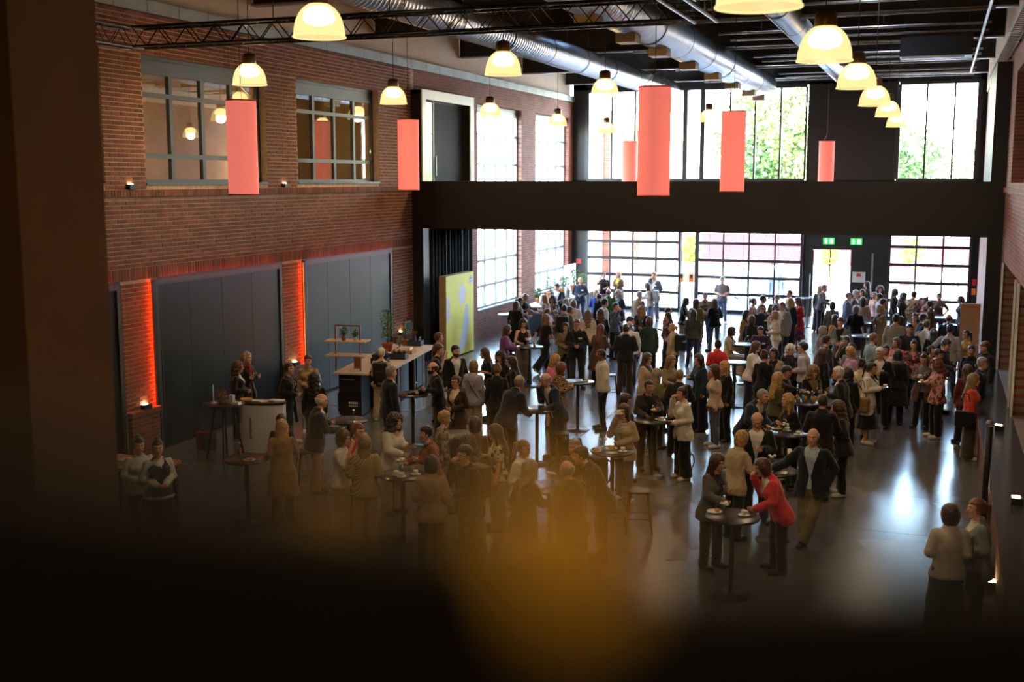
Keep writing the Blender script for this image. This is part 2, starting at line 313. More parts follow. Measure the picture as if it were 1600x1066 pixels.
def glazing(idx, x0, x1, xs, dark):
    g = struct('window_%d' % idx, box((x0,46.93,5.4), (x1,47.07,5.52)).box((x0,46.93,9.08), (x1,47.07,9.2)), M_GATE)
    for x in [x0, *xs, x1]:
        w = .09 if x in dark else .035; box((x-w,46.92,5.5), (x+w,47.08,9.1)).build('mullion', M_GATE, g)
    e = [x0, *xs, x1]
    for p, q in zip(e, e[1:]): box((p+.035,46.995,5.5), (q-.035,47.005,9.1)).build('pane', M_GLASS, g)
glazing(21, -14.06, -5.05, (-12.97,-11.97,-9.87,-9.16,-8.04,-7.04,-6.03), (-14.06,-9.87,-9.16)); glazing(22, -1.6, 1.28, (-.58,.41), (-1.6,1.28))
# ceiling: deck with roof lights, beams, purlins
sk = [(-4.6,-.6,29.9,30.6), (-4.6,-.4,35.9,36.8), (-9.2,-7.0,31.5,32.2), (-1.8,-.3,24.6,25.4)]
def slab_with_holes(x0, x1, y0, y1, z0, z1, holes):
    q = wall_with_holes(z0, z1, x0, x1, y0, y1, holes); q.v = [(b_, c, a) for a, b_, c in q.v]; return q
ce = struct('ceiling', slab_with_holes(-15.2, 2.2, -6, 47.4, 10.25, 10.4, sk), M_CEIL)
for k, h in enumerate(sk):
    w = struct('window_%d' % (30+k), box((h[0],h[2],10.3), (h[1],h[3],10.31)), M_GLASS)
    for t in np.arange(h[0]+.5, h[1], .5): box((t-.02,h[2],10.24), (t+.02,h[3],10.3)).build('glazing_bar', M_STEEL, w)
for k, x in enumerate(np.arange(-14.4, 1.5, .48)): box((x,-5,10.17), (x+.2,47,10.25)).build('deck_rib', M_CEIL, ce)
for i, y in enumerate((5, 11, 17, 23, 29, 35, 41, 46.3)):
    t = struct('beam_%d' % (i+1), box((XL-.1,y-.02,9.42), (XR,y+.02,10.17)), M_STEEL)
    box((XL-.1,y-.13,9.38), (XR,y+.13,9.42)).build('bottom_flange', M_FLANGE, t)
    for z, dy in ((9.30,-.5), (9.26,1.6), (9.3,3.4)):
        q = MB(); q.bar((-5.6 if dy > 0 else -8.9,y+dy,z), (1.0,y+dy,z), .035, 8); q.build('conduit', M_FLANGE, t)
        for x in (-4.5,-1.5,.6): MB().bar((x,y+dy,z), (x,y+dy,10.2), .006, 4).build('hanger', M_STEEL, t)
# back of the hall and the gallery the picture is taken from
struct('wall_back', box((-15.2,-6.2,0), (2.2,-6,10.4)), M_BEIGE); struct('wall_left_near', box((XL-.35,-6,0), (XL,2,10.4)), M_BRICKF)
struct('gallery_floor', box((-15.0,-6,3.85), (XR,.35,4.05)), M_BLACK)
struct('column_near', box((-7.2,5.0,0), (-4.77,5.7,10.25)), M_OCHRE)
# ---------------------------------------------------------------- people: continuous bodies from distance fields
def surfnet(f, lo, hi, s, proj=True):
    """naive surface nets: iso-surface f=0 as quads"""
    lo = np.array(lo, float); hi = np.array(hi, float)
    n = np.ceil((hi-lo)/s).astype(int)+1
    ax = [lo[i]+s*np.arange(n[i]) for i in range(3)]
    g = np.stack(np.meshgrid(*ax, indexing='ij'), -1).astype(np.float32)
    v = f(g.reshape(-1, 3)).reshape(n)
    ins = v < 0
    c = sum(ins[a:n[0]-1+a, b:n[1]-1+b, d:n[2]-1+d].astype(np.int8) for a in (0,1) for b in (0,1) for d in (0,1))
    cell = (c > 0) & (c < 8)
    idx = -np.ones(cell.shape, int); ci = np.argwhere(cell); idx[tuple(ci.T)] = np.arange(len(ci))
    acc = np.zeros((len(ci), 3)); cnt = np.zeros(len(ci))
    cor = [(a,b,d) for a in (0,1) for b in (0,1) for d in (0,1)]
    for i, A in enumerate(cor):
        for B in cor[i+1:]:
            if sum(abs(A[k]-B[k]) for k in range(3)) != 1: continue
            va = v[tuple((ci+A).T)]; vb = v[tuple((ci+B).T)]
            m = (va < 0) != (vb < 0)
            t = np.where(m, va/np.where(m, va-vb, 1), 0)
            acc += np.where(m[:, None], np.array(A)+t[:, None]*(np.array(B)-np.array(A)), 0); cnt += m
    V = lo+s*(ci+acc/cnt[:, None])
    Q = []
    for k in range(3):
        o = [0, 1, 2]; o.remove(k); a, b = o
        sl0 = [slice(None)]*3; sl1 = [slice(None)]*3
        sl0[k] = slice(0, -1); sl1[k] = slice(1, None)
        for q in (a, b): sl0[q] = slice(1, -1); sl1[q] = slice(1, -1)
        i0 = ins[tuple(sl0)]; i1 = ins[tuple(sl1)]
        for sgn, m in ((1, i0 & ~i1), (-1, ~i0 & i1)):
            e = np.argwhere(m)
            if not len(e): continue
            e[:, a] += 1; e[:, b] += 1
            ea = np.zeros(3, int); ea[a] = 1; eb = np.zeros(3, int); eb[b] = 1
            q = [idx[tuple((e-ea-eb).T)], idx[tuple((e-eb).T)], idx[tuple(e.T)], idx[tuple((e-ea).T)]]
            if (sgn > 0) != (k != 1): q = q[::-1]
            Q.append(np.stack(q, 1))
    Q = np.concatenate(Q)
    if proj:
        for _ in range(2):
            h = s*.15; d0 = f(V.astype(np.float32)); gr = np.stack([f((V+h*np.eye(3)[i]).astype(np.float32))-d0 for i in range(3)], 1)/h
            l2 = (gr**2).sum(1)+1e-6
            V = V-np.clip((d0/l2)[:, None]*gr, -s*.4, s*.4)*.7
    return V, Q

def smin(a, b, k):
    h = np.clip(.5+.5*(b-a)/k, 0, 1)
    return b+(a-b)*h-k*h*(1-h)
def smax(a, b, k): return -smin(-a, -b, k)
def cone(p, a, b, ra, rb):
    a = np.array(a, np.float32); b = np.array(b, np.float32); ab = b-a
    t = np.clip(((p-a)@ab)/max(ab@ab, 1e-9), 0, 1)
    return np.sqrt((((p-a)-t[:, None]*ab)**2).sum(1))-(ra+(rb-ra)*t)
def ell(p, c, r):
    r = np.array(r, np.float32); q = (p-np.array(c, np.float32))/r
    k = np.sqrt((q**2).sum(1)); return (k-1)*r.min()*(.6+.4*np.minimum(k, 2))
def rotx(a): c, s = math.cos(a), math.sin(a); return np.array([[1,0,0],[0,c,-s],[0,s,c]])
def rotz(a): c, s = math.cos(a), math.sin(a); return np.array([[c,-s,0],[s,c,0],[0,0,1]])
def roty(a): c, s = math.cos(a), math.sin(a); return np.array([[c,0,s],[0,1,0],[-s,0,c]])

# joints of a 1.75 m figure facing -Y; arms are given in the torso frame (origin at the pelvis, 0.95 above the ground)
A_DOWN = ((.235,.01,.20),(.245,-.05,-.05)); A_CUP = ((.235,.03,.21),(.09,-.22,.27)); A_MOUTH = ((.25,-.12,.24),(.05,-.18,.56))
A_BELLY = ((.25,.03,.20),(.05,-.20,.14)); A_TABLE = ((.25,-.10,.22),(.16,-.34,.20)); A_EAR = ((.29,-.06,.28),(.115,-.05,.62))
A_HIP = ((.36,.06,.22),(.20,-.02,.05)); A_FOLD = ((.235,-.02,.24),(-.06,-.20,.26)); A_REACH = ((.26,-.22,.40),(.22,-.48,.40))
A_SWF = ((.24,-.08,.20),(.23,-.26,.03)); A_SWB = ((.24,.14,.21),(.26,.18,-.04)); A_SIDE = ((.36,-.02,.25),(.50,-.20,.18)); A_POCKET = ((.29,.08,.21),(.21,-.02,-.01))
L_ST = ((.10,0,.50),(.105,.02,.085),0); L_ST2 = ((.115,-.03,.50),(.14,.00,.085),.3)
L_SIT = ((.13,-.40,.70),(.12,-.34,.30),0); L_WF = ((.10,-.15,.51),(.10,-.27,.10),0); L_WB = ((.10,.06,.50),(.10,.36,.17),0)
L_X = ((.05,-.06,.50),(-.07,-.03,.085),-.2)
# pose: right arm, left arm, right leg, left leg, lean (deg), pelvis height, palm hint
POSES = {
 'stand': (A_DOWN, A_DOWN, L_ST, L_ST2, 2, .95), 'clasp': (A_BELLY, A_BELLY, L_ST, L_ST2, 2, .95),
 'cup': (A_CUP, A_DOWN, L_ST2, L_ST, 3, .95), 'drink': (A_MOUTH, A_BELLY, L_ST, L_ST2, 2, .95),
 'phone': (A_EAR, A_BELLY, L_ST, L_ST2, 0, .95), 'hips': (A_DOWN, A_HIP, L_ST2, L_ST, 0, .95),
 'fold': (A_FOLD, A_FOLD, L_ST, L_ST2, 0, .95), 'table': (A_TABLE, A_CUP, L_ST, L_ST2, 8, .95),
 'lean': (A_TABLE, A_TABLE, L_ST2, L_ST, 26, .93), 'leandrink': (A_MOUTH, A_TABLE, L_ST2, L_ST, 22, .93),
 'walk': (A_SWF, A_SWB, L_WB, L_WF, 5, .93), 'sit': (A_TABLE, A_CUP, L_SIT, L_SIT, 6, .78),
 'cross': (A_SIDE, A_POCKET, L_ST, L_X, -2, .95), 'reach': (A_REACH, A_BELLY, L_ST, L_ST2, 8, .95),
 'bar': (A_CUP, A_TABLE, L_ST, L_ST2, 6, .95),
}
class Fig:
    """one posed figure: primitives for the body, and offset fields for its clothes"""
    def __init__(s, sex, pose):
        ra, la, rl, ll, lean, pz = POSES[pose]; s.sex = sex; s.pose = pose; s.pz = pz
        s.R = rotx(math.radians(lean)); s.o = np.array([0, 0, pz])
        sw = .185 if sex == 'm' else .163
        k = sw/.185
        s.sh = {}; s.el = {}; s.wr = {}; s.hip = {}; s.kn = {}; s.an = {}; s.toe = {}
        for sg, arm, leg in ((-1, ra, rl), (1, la, ll)):
            T = lambda q: s.o+s.R@np.array([q[0]*sg*(k if abs(q[0]) > .15 else 1), q[1], q[2]])
            s.sh[sg] = T((.178, .005, .435)); s.el[sg] = T(arm[0]); s.wr[sg] = T(arm[1])
            s.hip[sg] = np.array([.095*sg, 0, pz-.04])
            dk = leg[0]; da = leg[1]
            s.kn[sg] = np.array([dk[0]*sg, dk[1], dk[2]]); s.an[sg] = np.array([da[0]*sg, da[1], da[2]])
            a = leg[2]*sg; up = .06 if da[2] > .12 and pose == 'walk' else 0
            s.toe[sg] = s.an[sg]+np.array([math.sin(a)*.17, -math.cos(a)*(.17 if not up else .13), -.055 if not up else -.13])
        s.neck0 = s.o+s.R@np.array([0, .015, .50]); s.head = s.o+s.R@np.array([0, -.02, .665])
        s.head = np.array([s.head[0], s.head[1]-.01, s.head[2]])
        s.zk = np.array([-.16, -.08, .02, .14, .26, .38, .45, .50, .54])
        if sex == 'm':
            s.wk = np.array([.165, .178, .166, .155, .165, .178, .148, .085, .055]); s.dk = np.array([.10, .118, .112, .108, .115, .12, .098, .070, .052])
        else:
            s.wk = np.array([.175, .185, .160, .135, .142, .153, .128, .070, .046]); s.dk = np.array([.105, .12, .106, .095, .105, .112, .088, .062, .046])
    def torso(s, p, off=0., zlo=-.16, flare=0.):
        q = (p-s.o)@s.R; z = q[:, 2]
        w = np.interp(z, s.zk, s.wk)+off; d = np.interp(z, s.zk, s.dk)+off
        if flare: fl = np.clip(-(z-.10), 0, 1)*flare; w = w+fl; d = d+fl
        r = np.sqrt((q[:, 0]/w)**2+(q[:, 1]/d)**2)
        e = (r-1)*np.minimum(w, d)
        if s.sex == 'f':
            for sx in (-1, 1): e = smin(e, ell(q, (sx*.068, -.085, .315), (.068+off, .062+off, .07+off)), .05)
        return smax(e, np.maximum(z-.53-off, zlo-z), .03)
    def arms(s, p, off=0., t1=1., loose=0.):
        e = None
        for g in (-1, 1):
            u = .050 if s.sex == 'm' else .042
            a, b, c = s.sh[g], s.el[g], s.wr[g]
            ds = [cone(p, a, b if t1 >= .5 else a+(b-a)*t1*2, u+off, u*.82+off+loose*.6)]
            if t1 > .5: ds.append(cone(p, b, b+(c-b)*(t1-.5)*2, u*.80+off+loose*.6, u*.60+off+loose))
            for d in ds: e = d if e is None else smin(e, d, .02)
        return e
    def legs(s, p, off=0., wide=0., zlo=None):
        e = None
        for g in (-1, 1):
            a, b, c = s.hip[g], s.kn[g], s.an[g]; t = .083 if s.sex == 'm' else .086
            d = smin(cone(p, a, b, t+off, t*.68+off+wide*.5), cone(p, b, c, t*.66+off+wide*.5, .04+off+wide), .03)
            e = d if e is None else np.minimum(e, d) if off > .05 else smin(e, d, .012)
        return e
    def body(s, p):
        e = smin(s.torso(p), s.legs(p), .05); e = smin(e, s.arms(p), .035)
        e = smin(e, cone(p, s.neck0-np.array([0,0,.04]), s.head-np.array([0,0,.03]), .056 if s.sex == 'm' else .047, .05 if s.sex == 'm' else .044), .04)
        for g in (-1, 1):
            e = smin(e, cone(p, s.an[g]+np.array([0,.03,-.04]), s.toe[g], .042, .03), .02)
            d = s.wr[g]-s.el[g]; d = d/np.linalg.norm(d)
            e = smin(e, cone(p, s.wr[g], s.wr[g]+d*.07, .026, .034), .02)
        return e
    def bounds(s, pad=.12):
        P = np.array([s.head+[0,0,.12]]+[v for D in (s.sh, s.el, s.wr, s.hip, s.kn, s.an, s.toe) for v in D.values()])
        return np.minimum(P.min(0), [-.25,-.2,0])-pad, np.maximum(P.max(0), [.25,.2,0])+pad

def tube(pts, rads, n=6):
    pts = np.array(pts, float); V = []; Q = []
    for i, (c, r) in enumerate(zip(pts, rads)):
        t = pts[min(i+1, len(pts)-1)]-pts[max(i-1, 0)]; t = t/(np.linalg.norm(t)+1e-9)
        u = np.cross(t, [0.31, .2, .93]); u = u/np.linalg.norm(u); w = np.cross(t, u)
        for j in range(n): a = 2*math.pi*j/n; V.append(c+r*(math.cos(a)*u+math.sin(a)*w))
        if i:
            for j in range(n): k = (j+1) % n; Q.append(((i-1)*n+j, (i-1)*n+k, i*n+k, i*n+j))
    b = len(V); V.append(pts[-1]+(pts[-1]-pts[-2])*.2); m = len(pts)-1
    for j in range(n): Q.append((m*n+j, m*n+(j+1) % n, b, b))
    return np.array(V), np.array(Q)
def merge(parts):
    V = []; Q = []; M = []; o = 0
    for v, q, m in parts:
        V.append(v); Q.append(np.asarray(q)+o); M.append(np.full(len(q), m) if np.isscalar(m) else m); o += len(v)
    return np.concatenate(V), np.concatenate(Q), np.concatenate(M)
def hand(fig, g):
    """four fingers of different length and a thumb, bent at the knuckles, rooted in the palm"""
    e, w = fig.el[g], fig.wr[g]; d = w-e; d = d/np.linalg.norm(d)
    hint = np.array([-g, .15, 0]) if d[2] < -.7 else np.array([-g*.6, .3, .7])
    nrm = hint-(hint@d)*d; nrm = nrm/np.linalg.norm(nrm); side = np.cross(d, nrm)*g
    if side@np.array([0, -1, .3]) < 0: side = -side
    out = []; curl = .5 if d[2] < -.7 else .95
    for k, (sx, ln) in enumerate(((.026,.072),(.009,.082),(-.009,.076),(-.026,.060))):
        b = w+d*.075+side*sx; pts = [b]; a = .15
        for f in (.45, .32, .23):
            a += curl*.55; pts.append(pts[-1]+ln*f*(d*math.cos(a)+nrm*math.sin(a)))
        out.append((*tube(pts, [.0095, .009, .008, .006]), 0))
    b = w+d*.03+side*.028; out.append((*tube([b, b+side*.025+d*.02+nrm*.012, b+side*.03+d*.05+nrm*.02, b+side*.024+d*.068+nrm*.03], [.012,.011,.0095,.007]), 0))
    return out
def head_field(p, sex):
    """p in head space: origin at skull centre, face towards -Y"""
    e = ell(p, (0, .012, .018), (.077, .098, .102))
    e = smin(e, ell(p, (0, -.022, -.052), (.060 if sex == 'm' else .054, .066, .066)), .035)
    e = smin(e, ell(p, (0, -.062, -.092), (.028, .026, .022)), .025)
    for g in (-1, 1):
        e = smin(e, ell(p, (g*.036, -.062, -.022), (.022, .020, .018)), .02)
        e = smax(e, -ell(p, (g*.031, -.100, .004), (.019, .016, .011)), .012)
        e = smin(e, ell(p, (g*.077, .012, -.012), (.009, .020, .031)), .008)
    e = smin(e, cone(p, (0, -.082, .008), (0, -.105, -.030), .008, .0135), .010)
    e = smin(e, ell(p, (0, -.084, -.060), (.022, .012, .009)), .008)
    return smin(e, ell(p, (0, -.078, .026), (.048, .016, .010)), .015)
_cache = {}
def head_mesh(sex):
    if ('h', sex) not in _cache:
        V, Q = surfnet(lambda p: head_field(p, sex), (-.10,-.13,-.13), (.10,.125,.135), .0118)
        c = V[Q].mean(1); M = np.zeros(len(Q), int)
        M[(np.abs(c[:, 0]) < .024) & (np.abs(c[:, 2]+.060) < .008) & (c[:, 1] < -.08)] = 1
        M[(np.abs(np.abs(c[:, 0])-.031) < .019) & (np.abs(c[:, 2]-.026) < .0065) & (c[:, 1] < -.07)] = 3
        parts = [(V, Q, M)]
        for g in (-1, 1):
            v, q = ball((g*.031, -.083, .003), (.0125, .010, .0085), 8, 5); parts.append((v, q, 2))
            v, q = ball((g*.031, -.0915, .003), (.0055, .003, .0055), 6, 4); parts.append((v, q, 3))
        _cache[('h', sex)] = merge(parts)
    return _cache[('h', sex)]
def ball(c, r, n=10, m=6):
    V = []; Q = []
    for i in range(m+1):
        a = math.pi*i/m
        for j in range(n):
            b = 2*math.pi*j/n; V.append((c[0]+r[0]*math.sin(a)*math.cos(b), c[1]+r[1]*math.sin(a)*math.sin(b), c[2]-r[2]*math.cos(a)))
    for i in range(m):
        for j in range(n): k = (j+1) % n; Q.append((i*n+j, i*n+k, (i+1)*n+k, (i+1)*n+j))
    return np.array(V), np.array(Q)
def to_mesh(name, V, Q, M=None, smooth=True):
    me = bpy.data.meshes.new(name); V = np.asarray(V, np.float32); Q = np.asarray(Q, np.int32)
    tri = Q[:, 2] == Q[:, 3]; nl = np.where(tri, 3, 4)
    me.vertices.add(len(V)); me.vertices.foreach_set('co', V.ravel())
    lv = Q.ravel()[np.stack([np.ones_like(tri), np.ones_like(tri), np.ones_like(tri), ~tri], 1).ravel()]
    me.loops.add(len(lv)); me.loops.foreach_set('vertex_index', lv)
    me.polygons.add(len(Q)); st = np.concatenate([[0], np.cumsum(nl)[:-1]]).astype(np.int32)
    me.polygons.foreach_set('loop_start', st)
    if M is not None: me.polygons.foreach_set('material_index', np.asarray(M, np.int32))
    me.polygons.foreach_set('use_smooth', np.full(len(Q), smooth)); me.update(calc_edges=True); me.validate()
    return me
def fig_of(sex, pose):
    k = ('fig', sex, pose)
    if k not in _cache: _cache[k] = Fig(sex, pose)
    return _cache[k]
def head_rot(yaw, nod): return rotz(math.radians(yaw))@rotx(math.radians(nod))
def body_mesh(sex, pose, yaw, nod):
    k = ('body', sex, pose, yaw, nod)
    if k not in _cache:
        f = fig_of(sex, pose)
        if ('b0', sex, pose) not in _cache:
            lo, hi = f.bounds(); hi[2] = f.head[2]+.06
            _cache[('b0', sex, pose)] = surfnet(f.body, lo, hi, .025)
        V, Q = _cache[('b0', sex, pose)]
        hv, hq, hm = head_mesh(sex)
        parts = [(V, Q, 0), (hv@head_rot(yaw, nod).T+f.head, hq, hm)]
        for g in (-1, 1): parts += hand(f, g)
        V, Q, M = merge(parts)
        me = to_mesh('person_body', V, Q, M)
        for m in (None, MAT['lips'], MAT['eye_white'], MAT['brow']): me.materials.append(m)
        _cache[k] = me
    return _cache[k]
def zt(f, p): return ((p-f.o)@f.R)[:, 2]
def yt(f, p): return ((p-f.o)@f.R)[:, 1]
def xt(f, p): return ((p-f.o)@f.R)[:, 0]
def garment(kind, sex, pose):
    k = ('g', kind, sex, pose)
    if k in _cache: return _cache[k]
    f = fig_of(sex, pose); lo, hi = f.bounds(.16); s = .022; sit = pose == 'sit'
    neck = lambda p, d: -cone(p, f.neck0-f.R@np.array([0,.02,-.005]), f.head, .058+d, .080+d)      # the collar opening
    if kind in ('tee', 'shirt', 'tank', 'sweater', 'loose', 'under'):
        off = {'under': .012, 'tee': .014, 'shirt': .016, 'tank': .010, 'sweater': .024, 'loose': .030}[kind]
        t1 = {'under': .3, 'tee': .36, 'shirt': .97, 'tank': .0, 'sweater': .99, 'loose': .93}[kind]
        zl = {'under': -.09, 'tee': -.10, 'shirt': -.10, 'tank': -.06, 'sweater': -.12, 'loose': -.17}[kind]
        def fn(p):
            e = f.torso(p, off, zl, {'under': .06, 'loose': .2, 'shirt': .16, 'tee': .17, 'sweater': .12, 'tank': .17}[kind])
            if t1: e = smin(e, f.arms(p, off, t1, .006 if kind == 'shirt' else .012 if kind != 'tee' else .016), .03)
            elif kind == 'tank':
                for g in (-1, 1): e = smax(e, -cone(p, f.sh[g], f.sh[g]+np.array([g*.1,0,.0]), .075, .09), .01)
            if kind in ('tank', 'loose'): e = smax(e, -ell((p-f.o)@f.R, (0,-.12,.50), (.085,.10,.085)), .01)
            return smax(e, neck(p, -.006), .01)
        lo[2] = max(lo[2], f.pz-.35)
    elif kind in ('blazer', 'coat', 'cardigan'):
        zl = {'blazer': -.20, 'coat': -.50, 'cardigan': -.32}[kind]; off = .032
        if sit: zl = -.16
        def fn(p):
            z = zt(f, p); x = xt(f, p); y = yt(f, p)
            e = f.torso(p, off, zl, .14 if 'lean' not in pose else .09)
            q = np.abs(x)-(np.where(z > .12, .012+(z-.12)*.26, .012+(.12-z)*.16))
            e = smax(e, -np.maximum(q, y+.02), .008)                                                # open front with lapels
            e = smin(e, f.arms(p, .020, .99, .014), .03)
            return smax(e, neck(p, .0), .012)
        lo[2] = max(lo[2], f.pz+zl-.2)
    elif kind in ('trousers', 'wide', 'jeans', 'shorts'):
        off, wd = {'trousers': (.012, .022), 'jeans': (.008, .008), 'wide': (.022, .06), 'shorts': (.015, .02)}[kind]
        def fn(p):
            e = smin(f.legs(p, off, wd), f.torso(p, .007, -.16), .04)
            for g in (-1, 1):
                d = f.an[g]-f.kn[g]; d = d/np.linalg.norm(d)
                e = np.maximum(e, np.where(((p-f.kn[g])@d > -.1) & (np.abs(p[:, 0]-f.an[g][0]) < .14), (p-f.an[g])@d-.035, -1))
            e = np.maximum(e, -(p[:, 2]-.02))
            return smax(e, zt(f, p)-.04, .01)
        hi[2] = f.pz+.15
    else:                                                                                           # skirts: 'skirt' to the calf, 'dress' adds the torso
        zh = .34
        def fn(p):
            cx = np.interp(p[:, 2], [.1, f.pz], [(f.kn[1][0]+f.kn[-1][0])/2, 0]); cy = np.interp(p[:, 2], [.1, f.kn[1][2], f.pz], [.0, (f.kn[1][1]+f.kn[-1][1])/2, 0])
            w = np.interp(p[:, 2], [.2, f.pz-.1, f.pz+.08], [.30, .20, .15]); dd = w*np.interp(p[:, 2], [.2, f.pz], [.9, .72])
            a = np.arctan2(p[:, 1]-cy, p[:, 0]-cx); w = w*(1+.035*np.sin(a*11)*np.clip((f.pz-p[:, 2])*2, 0, 1))
            e = (np.sqrt(((p[:, 0]-cx)/w)**2+((p[:, 1]-cy)/dd)**2)-1)*dd
            e = smax(e, np.maximum(zh-p[:, 2], p[:, 2]-f.pz-.07), .012)
            if sit: e = smin(e, f.legs(p, .03, .05), .06); e = np.maximum(e, zh-p[:, 2])
            return e
        lo[:2] -= .15; hi[:2] += .15; hi[2] = f.pz+.15
    ph = len(kind)*1.7+len(pose)
    def fold(p): return fn(p)+.0042*np.sin(p[:, 2]*27+5*np.sin(p[:, 0]*11+ph)+4*np.sin(p[:, 1]*13))*np.sin(p[:, 0]*17+p[:, 2]*9+ph)
    V, Q = surfnet(fold, lo, hi, s)
    _cache[k] = to_mesh('garment_'+kind, V, Q)
    return _cache[k]
def shoe_mesh(sex, pose, g):
    k = ('shoe', sex, pose, g)
    if k not in _cache:
        f = fig_of(sex, pose); a = f.an[g]+np.array([0,.035,-.045]); t = f.toe[g]
        def fn(p):
            e = cone(p, a, t, .048, .044); return np.maximum(smax(e, -(p[:, 2]-min(a[2], t[2])+.036), .012), p[:, 2]-f.an[g][2]-.02)
        lo = np.minimum(a, t)-.1; hi = np.maximum(a, t)+.1
        _cache[k] = to_mesh('shoe', *surfnet(fn, lo, hi, .018))
    return _cache[k]
HAIRS = ('short', 'crop', 'fringe', 'bob', 'long', 'wavy', 'pony', 'bun', 'curly', 'cap')
def hair_mesh(kind):
    if ('hair', kind) in _cache: return _cache[('hair', kind)]
    def shell(p, o):
        if np.isscalar(o): return ell(p, (0, .014, .022), (.079+o, .100+o, .103+o))
        return ell(p, (0, .014, .022), (.079, .100, .103))-o
    def strand(p, a): return a*(np.sin(p[:, 0]*150+np.sin(p[:, 2]*38)*2.2)+np.sin(p[:, 1]*170+np.sin(p[:, 2]*45+1)*2))
    def face(p, zt_, w):                                                                            # region kept free for the face
        return np.maximum(np.maximum(np.abs(p[:, 0])-w, p[:, 1]+.018), p[:, 2]-zt_)
    if kind == 'short':
        def fn(p): return smax(smax(shell(p, .007+.011*np.clip((p[:, 2]-.02)/.07, 0, 1))+strand(p, .0014), -(p[:, 2]+.055-.35*np.clip(-p[:, 1]-.0, 0, .1)*2.2), .008), -face(p, .064+.012*np.cos(p[:, 0]*38), .2), .010)
        lo, hi = (-.12,-.14,-.09), (.12,.15,.16)
    elif kind == 'crop':
        def fn(p): return smax(smax(shell(p, .007)+strand(p, .0006), -(p[:, 2]+.05), .01), -face(p, .062, .2), .01)
        lo, hi = (-.12,-.14,-.09), (.12,.15,.16)
    elif kind == 'fringe':
        def fn(p): return smax(smax(shell(p, .009)+strand(p, .001), np.maximum(p[:, 2]-.045, -(p[:, 2]+.06)), .01), -(p[:, 1]+.03), .01)
        lo, hi = (-.12,-.14,-.09), (.12,.15,.12)
    elif kind == 'cap':
        def fn(p):
            e = smax(shell(p, .016), .022-p[:, 2], .006)
            b = np.maximum(ell(p, (0,-.13,.028), (.075,.085,.05)), np.abs(p[:, 2]-.030+(.12+p[:, 1])*-.12)-.006); return np.minimum(e, b)
        lo, hi = (-.13,-.24,-.03), (.13,.15,.16)
    elif kind == 'bob':
        def fn(p):
            e = shell(p, .022); d = ell(p, (0, .028, -.05), (.103, .088, .115)); e = smin(e, d, .04)+strand(p, .0022)
            return smax(smax(e, -(p[:, 2]+.135), .012), -face(p, .062, .062), .014)
        lo, hi = (-.15,-.15,-.18), (.15,.17,.17)
    elif kind in ('long', 'wavy', 'curly'):
        w = {'long': 0, 'wavy': .018, 'curly': .03}[kind]; zb = {'long': -.36, 'wavy': -.33, 'curly': -.20}[kind]
        def fn(p):
            e = shell(p, .020+w*.6)
            e = smin(e, cone(p*np.array([1,1.25,1],np.float32), (0,.060,.0), (0,.135,zb), .092+w, .088+w*1.4), .05)
            for g in (-1, 1): e = smin(e, cone(p, (g*.075, .005, .0), (g*.098, .015, zb*.72), .030+w*.5, .024+w*.6), .03)
            e = e+strand(p, .0024 if not w else .003)
            if w: e = e+.010*np.sin(p[:, 2]*70+np.sin(p[:, 0]*40)*1.5)*np.clip(.05-p[:, 2], 0, .12)*8
            if kind == 'curly': e = e+.007*np.sin(p[:, 0]*95)*np.sin(p[:, 1]*95)*np.sin(p[:, 2]*95)*3
            return smax(e, -face(p, .064, .060), .014)
        lo, hi = (-.20,-.17,-.50 if kind != 'curly' else -.36), (.20,.30,.19)
    else:
        def fn(p):
            e = smax(smax(shell(p, .010), -(p[:, 2]+.06-.35*np.clip(-p[:, 1], 0, .1)*2.4), .01), -face(p, .060, .2), .012)
            if kind == 'pony':
                e = smin(e, cone(p, (0,.10,.05), (0,.145,.03), .022, .026), .01); e = smin(e, cone(p, (0,.145,.03), (0,.165,-.22), .032, .012), .02)
            else: e = smin(e, ell(p, (0,.075,.115), (.048,.046,.042)), .012)
            return e+strand(p, .0014)
        lo, hi = (-.13,-.14,-.28 if kind == 'pony' else -.12), (.13,.22,.18)
    _cache[('hair', kind)] = to_mesh('hair_'+kind, *surfnet(fn, lo, hi, .0135))
    return _cache[('hair', kind)]

def beard_mesh():
    if 'beard' not in _cache:
        def fn(p):
            e = head_field(p, 'm')-.007+.0012*np.sin(p[:, 0]*180)*np.sin(p[:, 2]*170)
            keep = np.maximum(p[:, 2]+.038+.25*np.clip(-p[:, 1]-.06, 0, .1)*0, p[:, 1]-.005)
            return smax(smax(e, keep, .006), -ell(p, (0,-.10,-.060), (.024,.03,.010)), .004)
        _cache['beard'] = to_mesh('beard', *surfnet(fn, (-.10,-.14,-.14), (.10,.06,-.0), .010))
    return _cache['beard']
def scarf_mesh(sex, pose):
    k = ('scarf', sex, pose)
    if k not in _cache:
        f = fig_of(sex, pose)
        def fn(p):
            q = (p-f.neck0)@f.R; r = np.sqrt(q[:, 0]**2+(q[:, 1]*1.05)**2)-.085
            e = np.sqrt(r**2+(q[:, 2]*.75)**2)-.038+.005*np.sin(np.arctan2(q[:, 1], q[:, 0])*9+q[:, 2]*60)
            for g in (-1, 1): e = smin(e, cone(q, (g*.03,-.115,-.02), (g*.055,-.165,-.30), .03, .034), .03)
            return e
        lo = f.neck0-np.array([.22,.34,.42]); hi = f.neck0+np.array([.22,.22,.14])
        _cache[k] = to_mesh('scarf', *surfnet(fn, lo, hi, .02))
    return _cache[k]
